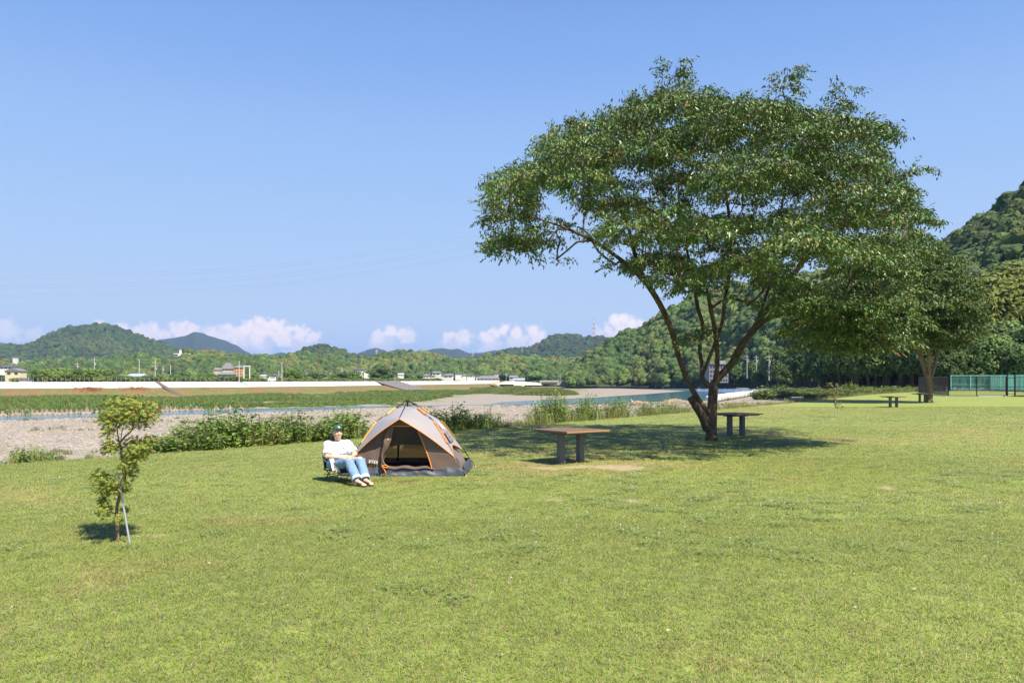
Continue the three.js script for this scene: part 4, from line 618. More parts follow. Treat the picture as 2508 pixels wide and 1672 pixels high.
// ---------------------------------------------------------------- lawn grass, clover, litter
{
  const r = rng(99);
  const patchG = (seed, n, R, h, w) => { const q = rng(seed), t = new Tris(); for (let i = 0; i < n; i++) { const a = q() * 2 * PI, d = sqrt(q()) * R, b = V(cos(a) * d, 0, sin(a) * d), f = q() * 2 * PI, l = h * (0.45 + 0.75 * q()), le = l * (0.5 + 1.6 * q()), u = V(-sin(f), 0, cos(f)).multiplyScalar(w * (0.6 + 0.6 * q())), e = b.clone().add(V(cos(f) * le, l, sin(f) * le)), k = q(), c = k < 0.52 ? [0.24, 0.348, 0.054] : k < 0.80 ? [0.33, 0.39, 0.085] : k < 0.92 ? [0.46, 0.37, 0.20] : [0.13, 0.20, 0.06], nn = V((q() - 0.5) * 1.2, 1, (q() - 0.5) * 1.2).normalize(); t.tri(b.clone().sub(u), b.clone().add(u), e, leafCol(q, c, 0.2), nn); } return t.geo(); };
  const gs = [patchG(1, 120, 0.12, 0.025, 0.0026), patchG(2, 120, 0.12, 0.022, 0.0026), patchG(3, 120, 0.13, 0.028, 0.0026)], lists = [[], [], []], clover = [], flowers = [], leaves = [];
  const m = leafMat([1, 1, 1], 0.3, 0.6);
  for (const [d0, d1, per, sc] of [[3.6, 10, 95, 1], [10, 18, 42, 1.3], [18, 30, 16, 1.9], [30, 52, 5, 2.8]]) {
    const x0 = -0.8 * d1, x1 = 0.8 * d1, n = floor((x1 - x0) * (d1 - d0) * per);
    for (let i = 0; i < n; i++) { const x = lerp(x0, x1, i * 0.7548776662 % 1) + (r() - 0.5) * 0.1, z = -lerp(d0, d1, i * 0.5698402910 % 1) + (r() - 0.5) * 0.1; if (abs(x) > 0.74 * -z + 1.2 || lawnD(x, z) > -0.05) continue; const [bare, cl, dry, tone] = lawnKind(x, z); if (r() < bare * 1.1) continue;
      const k = (0.72 + 0.5 * tone) * (0.88 + 0.24 * r()); const c = lin(k * (1.05 + 0.3 * dry - 0.08 * cl), k * (1.04 - 0.02 * dry - 0.02 * cl), k * (1 + 0.45 * dry));
      lists[floor(r() * 3)].push([M4(V(x, 0, z), qY(r() * 6.28), V(sc, (0.65 + 0.5 * r()) * (1 + 0.2 * sc) * 0.8, sc)), c]); }
  }
  lists.forEach((l, i) => swarm('lawn_grass', gs[i], m, l, scene, 'short mown grass of the lawn', 'grass'));
  // clover: leaves in threes and white heads
  const tc = new Tris(), q = rng(6); for (let i = 0; i < 26; i++) { const a = q() * 6.28, d = sqrt(q()) * 0.13, c = V(cos(a) * d, 0.02 + 0.03 * q(), sin(a) * d), b0 = q() * 6; for (let k = 0; k < 3; k++) { const f = b0 + k * 2.094, e = V(cos(f), 0.1, sin(f)), s = V(-sin(f), 0, cos(f)); tc.quad(c, c.clone().addScaledVector(e, 0.008).addScaledVector(s, 0.008), c.clone().addScaledVector(e, 0.017), c.clone().addScaledVector(e, 0.008).addScaledVector(s, -0.008), leafCol(q, [0.18, 0.265, 0.06], 0.2)); } }
  const head = new THREE.IcosahedronGeometry(0.0066, 1); head.scale(1, 0.85, 1); head.translate(0, 0.062, 0);
  const hg = join([head, limb([[0, 0, 0], [0, 0.06, 0]], 0.0012, 3, false)]);
  for (let i = 0; i < 60000; i++) { const z = -lerp(6, 24, pow(r(), 0.8)), x = lerp(-0.72, 0.74, r()) * -z; if (lawnD(x, z) > -0.3) continue; const [bare, cl, , , band] = lawnKind(x, z); if (bare > 0.2) continue; if (r() < cl * 0.04) { if (clover.length < 15000) clover.push([M4(V(x, 0, z), qY(r() * 6), V(1.3, 0.8 + 0.4 * r(), 1.3)), lin(1, 1, 1)]); if (r() < 0.98 * band + 0.1) flowers.push([M4(V(x, -0.01 * r(), z), qY(r() * 6), 0.9 + 0.6 * r()), lin(0.9 + 0.1 * r(), 0.86, 0.8)]); } else if (r() < 0.002 + 0.07 * cl * band) flowers.push([M4(V(x, -0.02 * r(), z), qY(r() * 6), 0.8 + 0.5 * r()), lin(1, 0.95, 0.9)]); }
  swarm('clover', tc.geo(), m, clover, scene, 'dark green clover leaves spreading through the lawn', 'clover'); swarm('clover_flower', hg, mat([0.62, 0.60, 0.55]), flowers, scene, 'small white clover flowers dotted over the lawn', 'flowers');
  const lf = new Tris(); lf.quad(V(-0.03, 0.045, 0), V(0, 0.06, 0.012), V(0.03, 0.05, 0), V(0, 0.045, -0.012), [0.5, 0.4, 0.28]); const lg = lf.geo();
  for (const [px, py] of [[1953, 1464], [2240, 1450], [652, 1333], [1637, 1552], [1402, 1285], [2096, 1495], [1230, 1612], [512, 1385], [470, 1463], [1860, 1330]]) { const p = G(px, py); single('fallen_leaf', lg.clone(), mat([0.46, 0.37, 0.26]), 'pale dry leaf lying on the mown lawn', 'leaf', 'dry leaves on the lawn').position.copy(p); scene.children.at(-1).rotation.y = px; scene.children.at(-1).scale.setScalar(0.6); }
}

// ---------------------------------------------------------------- gravel, reeds, boulders, tetrapods, sandbags
{
  const r = rng(123), stone = (seed) => { const g = new THREE.IcosahedronGeometry(1, 1), p = g.attributes.position; for (let i = 0; i < p.count; i++) { const v = V(p.getX(i), p.getY(i), p.getZ(i)), k = 0.75 + 0.5 * n3(v.x * 1.7 + seed * 9, v.y * 1.7, v.z * 1.7); p.setXYZ(i, v.x * k, v.y * k * 0.6, v.z * k); } g.computeVertexNormals(); return g; };
  const ls = [[], [], []];
  for (let i = 0; i < 120000; i++) { const x = lerp(-110, 75, r()), z = -lerp(35, 205, pow(r(), 1.25)); if (abs(x) > 0.75 * -z + 6) continue; if (polyside(x, z) > 0 || lawnD(x, z) < 9 || polyD(RIVER, x, z) < 0.3) continue; const k = 0.75 + 0.6 * r(), s = (0.035 + 0.10 * r() * r()) * (1 + -z / 200); ls[i % 3].push([M4(V(x, ground(x, z) + s * 0.15, z), qY(r() * 6), s), lin(0.265 * k, 0.238 * k, 0.208 * k)]); }
  ls.forEach((l, i) => swarm('gravel_stone', stone(i), mat([1, 1, 1], { roughness: 0.95 }), l, scene, 'pale round stones covering the near river bank', 'gravel'));
  // low plants on the gravel, reeds on the far bank
  const green = [], reed = [], t1 = tuft(31, 26, 0.55, 0.03, 0.5, [[0.12, 0.17, 0.05], [0.15, 0.18, 0.06], [0.20, 0.19, 0.09]]), t2 = tuft(32, 44, 1.0, 0.05, 0.9, [[0.11, 0.225, 0.05], [0.125, 0.24, 0.05], [0.15, 0.23, 0.055], [0.25, 0.24, 0.10]]);
  for (let i = 0; i < 16000; i++) { const x = lerp(-110, 110, r()), z = -lerp(32, 200, r()); if (polyside(x, z) > 0 || lawnD(x, z) < 6 || polyD(RIVER, x, z) < 0.6) continue; const a = fbm(x * 0.11, z * 0.11, 4, 3) + (x > 0 ? 0.05 : 0); if (a + (r() - 0.5) * 0.18 < 0.66) continue; green.push([M4(V(x, ground(x, z), z), qY(r() * 6), 0.35 + 0.6 * r()), lin(0.8 + 0.4 * r(), 0.85 + 0.3 * r(), 0.8 + 0.4 * r())]); }
  for (let i = 0; i < 52000; i++) { const x = lerp(-215, 30, r()), z = -lerp(100, 560, r()); const px = 1254 - x / z * F; if (px < -120 || px > 1420) continue; const dv = leveeD(x, z), dr = polyD(RIVER, x, z); if (polyside(x, z) < 0 || dv < 17 || dr < 2 || polyD(SAND, x, z) < 1) continue; const a = fbm(x * 0.045, z * 0.045, 3, 8) + 0.25 * (fbm(x * 0.2, z * 0.2, 2, 18) - 0.5), zone = px > 1000 ? 0.52 : px > 250 ? 0.515 : 0.46; const toe = ss(17, 34, dv); if (a < zone - 0.17 * toe + 0.03) continue; const y = ground(x, z), hs = ss(zone - 0.17 * toe, zone + 0.12, a) * (0.45 + 0.55 * ss(1, 8, dr)); reed.push([M4(V(x, y - 0.1, z), qY(r() * 6), V(0.9 + 0.5 * r(), (0.45 + 0.75 * hs) * (0.8 + 0.4 * r()), 0.9 + 0.5 * r())), lin(0.8 + 0.4 * r(), 0.85 + 0.3 * r(), 0.8 + 0.3 * r())]); }
  const MND = [xz([[1195, 962], [1215, 952], [1290, 948], [1300, 958], [1270, 965], [1230, 966]], -4.1), xz([[1265, 968], [1300, 957], [1350, 954], [1395, 960], [1405, 967], [1340, 969]], -4.1), xz([[1130, 966], [1180, 953], [1215, 951], [1200, 963]], -4.1)];
  for (let i = 0; i < 30000; i++) { const x = lerp(-40, 30, r()), z = -lerp(280, 560, r()), d = Math.min(...MND.map((m) => polyD(m, x, z))); if (d > (r() - 0.3) * 3) continue; reed.push([M4(V(x, ground(x, z) - 0.1 + 0.5 * ss(0, -8, d), z), qY(r() * 6), V(1.2, 0.5 + 0.6 * r() + 0.5 * ss(0, -8, d), 1.2)), lin(0.8 + 0.6 * r(), 0.8 + 0.3 * r(), 0.8 + 0.4 * r())]); }
  swarm('gravel_plant', t1, grassM, green, scene, 'sparse low green plants among the river stones', 'plants'); swarm('reeds', t2, grassM, reed, scene, 'tall green reeds along the far bank of the river', 'reeds');
  // red flowers on the levee slope
  const red = []; for (const [px0, px1, n, d] of [[174, 240, 80, 1], [190, 225, 50, .7], [280, 350, 40, .9], [462, 488, 14, .8], [308, 338, 36, .6]]) for (let i = 0; i < n; i++) { const t = pow(r(), 1.6) * 0.45 * d + 0.02; const p = onLevee(leveeAt(lerp(px0, px1, r())) + r() * 0.003, lerp(4, 14, t), lerp(-0.95, -4, t) + 0.1 + 0.15 * r()); red.push([M4(p, qY(r() * 6), 0.5 + 0.6 * r()), lin(0.8 + 0.4 * r(), 0.7 + 0.5 * r(), 1)]); }
  swarm('red_flowers', tuft(35, 12, 0.45, 0.05, 0.5, [[0.55, 0.13, 0.06], [0.42, 0.13, 0.07], [0.26, 0.16, 0.06]]), grassM, red, scene, 'patches of red flowers on the brown levee slope', 'flowers');
  // boulders at the near edge of the pool
  const bg = [0, 1, 2, 3].map((s) => { const g = new THREE.IcosahedronGeometry(1, 3), p = g.attributes.position; for (let i = 0; i < p.count; i++) { const v = V(p.getX(i), p.getY(i), p.getZ(i)), k = 0.6 + 0.45 * n3(v.x * 1.6 + s * 7, v.y * 1.6, v.z * 1.6) + 0.25 * n3(v.x * 4 + s, v.y * 4, v.z * 4) + 0.08 * n3(v.x * 11, v.y * 11 + s, v.z * 11); p.setXYZ(i, v.x * k, v.y * k * 0.6, v.z * k); } g.computeVertexNormals(); return g; });
  const bmats = [[0.36, 0.26, 0.16], [0.31, 0.25, 0.18], [0.28, 0.24, 0.19], [0.22, 0.19, 0.15]].map((c) => mat(c, { map: grain }));
  for (const [px, py, s, k] of [[1545, 990, 1.4, 3], [1562, 989, 1.8, 0], [1580, 989, 1.6, 1], [1600, 990, 1.5, 2], [1622, 990, 1.6, 2], [1640, 988, 2.2, 0], [1655, 988, 2.7, 0], [1670, 989, 2.2, 1], [1685, 990, 1.8, 1], [1700, 989, 2.0, 2], [1718, 988, 1.6, 0], [1735, 988, 1.7, 2], [1530, 991, 1.0, 3], [1610, 992, 1.1, 3], [1665, 992, 1.2, 3]]) { const p = G(px, py, WATER + 0.2); const o = single('boulder', bg[k], bmats[k], k < 2 ? 'ochre boulder lying at the near edge of the blue pool' : 'grey-brown boulder lying at the near edge of the blue pool', 'boulder', k < 2 ? 'ochre boulders by the pool' : 'grey boulders by the pool'); o.position.copy(p).setY(WATER + 0.15); o.scale.set(s, s * 0.8, s); o.rotation.y = px; }
  for (let i = 0; i < 46; i++) { const px = 1590 + 330 * r(), p = G(px, 950.2 + r() * 0.8 + max(0, (px - 1800) * 0.012), WATER); const o = single('shore_rock', bg[i % 4], bmats[3], 'dark rock on the shore under the wooded hill at the bend', 'rock', 'rocks along the far shore at the bend'); o.position.copy(p).setY(WATER + 0.2); o.scale.setScalar(1.5 + 1.8 * r()); o.rotation.y = i; }
  // tetrapods
  const tet = (() => { const gs = [], L = 0.62; for (const d of [V(0, 1, 0), V(0.94, -0.33, 0), V(-0.47, -0.33, 0.82), V(-0.47, -0.33, -0.82)]) gs.push(limb([V(0, 0, 0), d.clone().multiplyScalar(L * 0.5), d.clone().multiplyScalar(L * 0.94), d.clone().multiplyScalar(L)], [0.36, 0.26, 0.19, 0.13], 9)); return join(gs); })(), tm = [[0.34, 0.28, 0.22], [0.30, 0.25, 0.20], [0.38, 0.32, 0.25]].map((c) => mat(c, { map: grain, roughness: 0.95 }));
  let cnt = 0; for (let px = -60; px < 600; px += 12.2) { if (px > 262 && px < 290) continue; const py = lerp(1017.5, 1000.5, clamp(px / 600)) - (px < 130 ? 1 : 0); for (let row = 0; row < (r() < 0.35 ? 2 : 1); row++) { if (px > 420 && r() < 0.25) continue; const p = G(px + r() * 4, py - row * 3.2 - r() * 1.2, WATER + 0.1); const o = single('tetrapod', tet, tm[cnt++ % 3], row ? 'concrete tetrapod half hidden in the reeds of the far river bank' : 'concrete tetrapod in the row along the far river bank', 'tetrapod', row ? 'tetrapods in the reeds' : 'tetrapods along the waterline'); o.position.copy(p).setY(max(WATER, ground(p.x, p.z)) + 0.15); o.rotation.y = r() * 6; const s = 0.95 + 0.35 * r(); o.scale.setScalar(s); } }
  // white sandbags
  const bag = (() => { const g = new THREE.SphereGeometry(1, 14, 10), p = g.attributes.position; for (let i = 0; i < p.count; i++) { const v = V(p.getX(i), p.getY(i), p.getZ(i)), sq = (a) => Math.sign(a) * pow(abs(a), 0.62), k = 0.94 + 0.14 * n3(v.x * 3, v.y * 3, v.z * 3); p.setXYZ(i, sq(v.x) * k, sq(v.y) * k * 0.62, sq(v.z) * k); } g.computeVertexNormals(); return g; })(), bgm = mat([0.66, 0.66, 0.64], { map: grain });
  for (let i = 0; i < 84; i++) { const t = i / 83, px = lerp(1740, 1902, pow(t, 0.8)), py = lerp(983, 957.5, pow(t, 0.72)) + (r() - 0.5) * 0.8, p = G(px, py, -3.9); const o = single('sandbag', bag, bgm, 'big white sandbag in the long row between grass and water', 'sandbag', 'white sandbags along the water'); o.position.copy(p).setY(-3.5 + (i % 3 ? 0 : 0.45)); o.rotation.set((r() - 0.5) * 0.3, r() * 6, (r() - 0.5) * 0.3); o.scale.setScalar(1.0 + 0.25 * r()); }
}
// ---------------------------------------------------------------- village beyond the levee
const roofG = (w, d, h, over = 0.4, hip = 0) => { const t = new Tris(), W = w / 2 + over, Dp = d / 2 + over, k = [1, 1, 1], a = V(-W, 0, Dp), b = V(W, 0, Dp), c = V(W, 0, -Dp), e = V(-W, 0, -Dp), r0 = V(-W + hip, h, 0), r1 = V(W - hip, h, 0), dn = V(0, -0.18, 0); t.quad(a, b, r1, r0, k); t.quad(c, e, r0, r1, k); t.tri(b, c, r1, k); t.tri(e, a, r0, k); t.quad(b, a, a.clone().add(dn), b.clone().add(dn), k); t.quad(e.clone().add(dn), c.clone().add(dn), b.clone().add(dn), a.clone().add(dn), k); t.quad(c, b, b.clone().add(dn), c.clone().add(dn), k); t.quad(a, e, e.clone().add(dn), a.clone().add(dn), k); const g = t.geo(); g.deleteAttribute('color'); return g; };
const RM = { grey: mat([0.16, 0.17, 0.19]), dark: mat([0.08, 0.085, 0.10]), blue: mat([0.30, 0.36, 0.44]), brown: mat([0.22, 0.12, 0.08]), pale: mat([0.52, 0.55, 0.58]) }, WM = { white: mat([0.66, 0.65, 0.62]), cream: mat([0.62, 0.54, 0.36]), grey: mat([0.36, 0.36, 0.35]), orange: mat([0.55, 0.30, 0.14]), tan: mat([0.5, 0.42, 0.32]) }, winM = mat([0.05, 0.06, 0.07], { roughness: 0.25 });
// px, py of the middle of the foot; sizes in pixels of the photograph
function house(px, py, d, wpx, hpx, rpx, wall, roof, label, o = {}) {
  const k = d / F, w = wpx * k, h = hpx * k, rh = rpx * k, p = P(px, py, d), dp = o.depth ?? w * 0.75, H = thing(o.name ?? 'house', label, o.category ?? 'house', p, o.turn ?? 0, o.group);
  part('wall', box(w, h + 4, dp, 0, h / 2 - 2, 0), WM[wall], H);
  if (o.gable) { const t = new Tris(), q = [1, 1, 1]; t.tri(V(-w / 2, h, dp / 2), V(w / 2, h, dp / 2), V(0, h + rh, dp / 2), q); t.tri(V(w / 2, h, -dp / 2), V(-w / 2, h, -dp / 2), V(0, h + rh, -dp / 2), q); const g = t.geo(); g.deleteAttribute('color'); part('gable', g, WM[wall], H); part('roof', roofG(dp, w, rh, 0.35).rotateY(PI / 2).translate(0, h + 0.12, 0), RM[roof], H); }
  else part('roof', roofG(w, dp, rh, min(0.6, w * 0.08), o.hip ?? 0).translate(0, h + 0.02, 0), RM[roof], H);
  const nw = o.win ?? 2, st = o.storeys ?? 1; for (let s = 0; s < st; s++) for (let i = 0; i < nw; i++) part('window', box(w / nw * 0.45, h / st * 0.42, 0.06, (i + 0.5) / nw * w - w / 2, (s + 0.5) / st * h + h / st * 0.06, dp / 2 + 0.02), winM, H);
  return H;
}
house(38, 922, 330, 36, 13, 7, 'cream', 'grey', 'cream house with a wide gable behind the far levee', { gable: true, win: 2 });
house(20, 905, 560, 30, 6, 6, 'white', 'dark', 'white house with dark roof on the slope above the cream house', { win: 3, hip: 2 });
house(62, 936, 258, 22, 6.5, 3, 'white', 'dark', 'small white hut with a dark flat roof on the levee top', { name: 'hut', category: 'hut', win: 0, depth: 2.2 });
house(337, 922, 300, 34, 1, 6, 'pale' in WM ? 'pale' : 'white', 'blue', 'warehouse with long pale blue roof behind the hedge', { win: 0, name: 'warehouse', category: 'warehouse' });
house(558, 909, 520, 24, 6, 15, 'tan', 'grey', 'temple hall with tall grey sweeping roof above the hedge', { name: 'temple', category: 'temple', hip: 2.2, win: 3 });
house(533, 909, 515, 17, 3, 6, 'tan', 'grey', 'low grey-roofed side hall joined to the temple', { win: 2, hip: 1 });
house(585, 920, 500, 20, 20, 5, 'orange', 'grey', 'tall narrow orange house with white balconies beside the temple', { storeys: 3, win: 3, hip: 1.5 });
house(555, 921, 480, 36, 4, 5, 'grey', 'grey', 'low grey shed roofs in front of the temple', { win: 3, hip: 1 });
house(608, 926, 380, 16, 5, 4, 'white', 'grey', 'small grey-roofed house beneath the white steel portal', { win: 2, hip: 0.8 });
house(642, 924, 420, 18, 4, 2, 'white', 'pale', 'flat white shed between hedge and foothill', { win: 1, name: 'shed', category: 'shed' });
house(672, 924, 470, 12, 5, 3, 'grey', 'grey', 'grey gabled house beside a white one at the hedge', { win: 2, gable: true });
house(684, 925, 460, 11, 5, 4, 'white', 'grey', 'white gabled house beside a grey one at the hedge', { gable: true, win: 1 });
house(706, 924, 480, 20, 5, 4, 'tan', 'dark', 'tan house with dark roof and reddish front near the round bush', { hip: 1.2 });
house(752, 923, 520, 16, 5, 4, 'white', 'grey', 'small pale house left of the round bush', { hip: 1 });
house(793, 926, 500, 16, 5, 6, 'tan', 'dark', 'beige gable house right of the round bush', { gable: true });
house(831, 927, 470, 19, 5, 4, 'white', 'grey', 'hipped grey-roofed white house by the levee hedge', { hip: 1.5 });
house(878, 912, 640, 24, 7, 4, 'white', 'dark', 'long white house on the slope with dark hipped roof', { hip: 2, win: 4 });
house(898, 914, 640, 12, 4, 3, 'white', 'grey', 'low white annex next to the slope house', { win: 1 });
house(958, 918, 560, 14, 4, 3, 'white', 'grey', 'white house with two small gables left of the big round tree', { gable: true });
house(980, 922, 540, 16, 5, 3, 'white', 'pale', 'pale house partly hidden by the big round tree', { win: 2 });
const small = 'small white house with grey roof in the village row right of the big round tree', sg = 'village houses right of the big round tree';
for (const [px, py, w, h, rf] of [[1045, 926, 14, 6, 4], [1056, 926, 12, 6, 4], [1070, 920, 20, 7, 4], [1066, 927, 17, 7, 3], [1100, 927, 20, 8, 4], [1086, 924, 10, 5, 3], [1122, 919, 15, 3, 3], [1138, 923, 10, 4, 3], [1149, 926, 10, 6, 3], [1158, 926, 9, 7, 4], [1128, 926, 9, 4, 3], [1170, 926, 8, 5, 3], [1200, 922, 8, 4, 3], [1215, 920, 9, 4, 3]]) house(px, py, 660, w, h, rf, 'white', px % 3 ? 'grey' : 'dark', small, { group: sg, hip: 1.2, turn: ((px * 7) % 5 - 2) * 0.12 });
house(1196, 932, 620, 54, 5, 7, 'white', 'grey', 'long low hall with grey roof at the end of the white levee', { name: 'hall', category: 'hall', hip: 3, win: 6 });
house(1271, 934, 620, 26, 4, 4, 'white', 'blue', 'low shed with pale blue roof beside the dirt heap', { name: 'shed', category: 'shed', win: 2 });
house(1296, 926, 760, 16, 5, 3, 'white', 'pale', 'white flat-roofed building in the cluster below the bamboo', { win: 3 });
house(1318, 927, 760, 22, 6, 2, 'white', 'pale', 'wide white building in the cluster below the bamboo', { win: 4 });
house(1354, 927, 740, 20, 3, 3, 'cream', 'pale', 'cream low building with rounded pale roof near the bridge', { win: 3 });
house(1258, 928, 720, 22, 4, 5, 'grey', 'grey', 'weathered grey house with broad roof among the poles', { hip: 1.5 });
house(1244, 923, 760, 14, 4, 3, 'tan', 'brown', 'small tan house with brown roof among the poles', {});
house(37, 883, 880, 10, 7, 0.4, 'white', 'pale', 'plain white block high in the woods above the village', { win: 0 });
house(1475, 894, 560, 8, 5, 2, 'grey', 'grey', 'tiny grey house peeping from the woods across the river', { win: 1 });
// lookout with a domed tower on the foothill
{ const k = 900 / F, H = thing('observatory', 'white hilltop building with a domed pinkish tower', 'building', P(441, 872, 900)); part('wall', box(34 * k, 6, 9, 4 * k, 0, 0), WM.white, H); part('tower', limb([[0, 0, 0], [0, 13 * k, 0]], 3 * k, 12), WM.white, H); const dm = new THREE.SphereGeometry(3.1 * k, 14, 8, 0, 7, 0, PI / 2).translate(0, 13 * k, 0); part('dome', dm, mat([0.55, 0.32, 0.26]), H); part('window', box(12 * k, 1.2, 0.3, -8 * k, 1.4, 4.6), winM, H); }
// hotel seen through the tree's fork, pale shed by the river
{ const k = 395 / F, H = thing('concrete_block', 'grey multi-storey concrete building by the river, seen through the fork of the big tree', 'building', P(1752, 937, 395)); part('wall', box(46 * k, 44 * k, 14, 0, 22 * k, 0), mat([0.20, 0.205, 0.215]), H); part('roof_house', box(14 * k, 10 * k, 6, 16 * k, 49 * k, -1), mat([0.28, 0.28, 0.29]), H); part('parapet', box(48 * k, 1.5 * k, 15, 0, 44.8 * k, 0), mat([0.16, 0.16, 0.17]), H); for (let s = 0; s < 4; s++) for (let i = 0; i < 7; i++) part('window', box(4 * k, 6 * k, 0.1, (i - 3) * 6.2 * k, (6 + s * 10.5) * k, 7.03), winM, H); }
{ const k = 330 / F, H = thing('river_shed', 'white flat shed among bushes on the far bank right of the big trunk', 'shed', P(1897, 914, 330)); part('wall', box(24 * k, 7 * k, 5, 0, 1, 0), mat([0.2, 0.21, 0.22]), H); part('roof', box(28 * k, 1.6 * k, 6, 0, 4.5 * k, 0), WM.white, H); part('end_wall', box(8 * k, 9 * k, 5.4, 13 * k, 3 * k, 0), WM.white, H); }
// steel portal, white van, dirt heaps, bridge, river wall
{ const k = 300 / F, H = thing('steel_portal', 'white steel portal frame standing behind the hedge', 'portal', P(604, 926, 300)); for (const s of [-1, 1]) part('column', box(0.3, 30 * k, 0.3, s * 7 * k, 14 * k, 0), WM.white, H); part('beam', box(17 * k, 2.4 * k, 0.5, 0, 29.5 * k, 0), WM.white, H); }
{ const p = onLevee(leveeAt(679), -3, 0.95), H = thing('white_van', 'small white van parked on the far levee road', 'van', p, 0.5); part('body', [box(3.2, 1.2, 1.5, 0, 0.95, 0), box(2.5, 0.6, 1.4, 0.25, 1.8, 0)], WM.white, H); part('windscreen', box(0.06, 0.5, 1.2, -1.02, 1.78, 0), winM, H); part('side_window', box(2.0, 0.4, 0.04, 0.3, 1.8, 0.72), winM, H); for (const [x, z] of [[-1, .7], [1, .7], [-1, -.7], [1, -.7]]) part('wheel', new THREE.CylinderGeometry(0.3, 0.3, 0.18, 12).rotateX(PI / 2).translate(x, 0.3, z), mat([0.03, 0.03, 0.03]), H); }
{
  const mound = (px, py, d, w, h, dep, seed, c, label, name = 'dirt_heap') => { const g = sheet((u, v) => { const x = (u - 0.5) * 2, y = (v - 0.5) * 2, q = max(0, 1 - pow(abs(x), 2.4)) * max(0, 1 - y * y); return V(x * w, h * pow(q, 0.6) * (0.75 + 0.5 * fbm(u * 9, v * 4, 3, seed)), y * dep); }, 50, 14); const o = single(name, g, mat(c), label, 'heap'); o.position.copy(P(px, py, d)); return o; };
  mound(1262, 941, 560, 14, 2.2, 6, 1, [0.50, 0.46, 0.39], 'long pale dirt heap right of the white levee end'); mound(1303, 943, 540, 7, 2.0, 5, 2, [0.50, 0.46, 0.40], 'short pale dirt heap near the low bridge'); mound(1225, 940, 560, 7, 1.4, 5, 3, [0.33, 0.30, 0.22], 'low grey dirt heap beside the levee end');
  /*const gm = (px, py, d, w, h, dep, s) => { const o = mound(px, py, d, w, h, dep, s, [0.11, 0.15, 0.04], 'grassy sand mound on the far beach', 'grass_mound'); o.userData.category = 'mound'; o.userData.group = 'grassy mounds on the beach'; };
  gm(1300, 966, 300, 11, 1.7, 9, 5); gm(1345, 966, 300, 8, 1.9, 8, 6); gm(1225, 960, 330, 12, 1.5, 9, 7); gm(1380, 967, 300, 5, 1.2, 6, 8);*/
  const br = thing('low_bridge', 'low concrete bridge with dark span near the far end of the river', 'bridge', P(1345, 939, 700)); part('deck', box(17, 0.6, 5, 0, 1.9, 0), WM.white, br); part('railing', box(17, 0.7, 0.15, 0, 2.7, 2.4), mat([0.25, 0.2, 0.2]), br); for (const x of [-8, 8]) part('abutment', box(1.4, 3, 5, x, 0.3, 0), WM.grey, br);
  const wl = thing('river_wall', 'grey concrete river wall under the wooded hill', 'wall', P(1390, 942, 620)); part('wall', box(17, 2.6, 1, 0, 0.9, 0), mat([0.27, 0.28, 0.28]), wl); part('coping', box(17.2, 0.25, 1.3, 0, 2.3, 0), mat([0.36, 0.36, 0.35]), wl);
  const ol = thing('white_marker', 'white concrete marker block above the river wall', 'block', P(1384, 934, 618)); part('block', box(1.6, 2.6, 1, 0, 1.2, 0, 0.3), WM.white, ol); part('cap', box(1.9, 0.25, 1.2, 0, 2.62, 0, 0.3), WM.white, ol);
  const road = thing('road_wall', 'pale retaining wall cut into the wooded hill across the river', 'wall', P(1490, 920, 560)); part('wall', box(9, 2.4, 0.8, 0, 0, 0, 0.1), mat([0.42, 0.41, 0.38]), road); for (let i = 0; i < 6; i++) part('railing_post', box(0.25, 0.9, 0.25, -3.8 + i * 1.5, 1.6, 0.1), WM.white, road); part('railing', box(8.4, 0.2, 0.15, 0, 2.0, 0.15), WM.white, road);
}
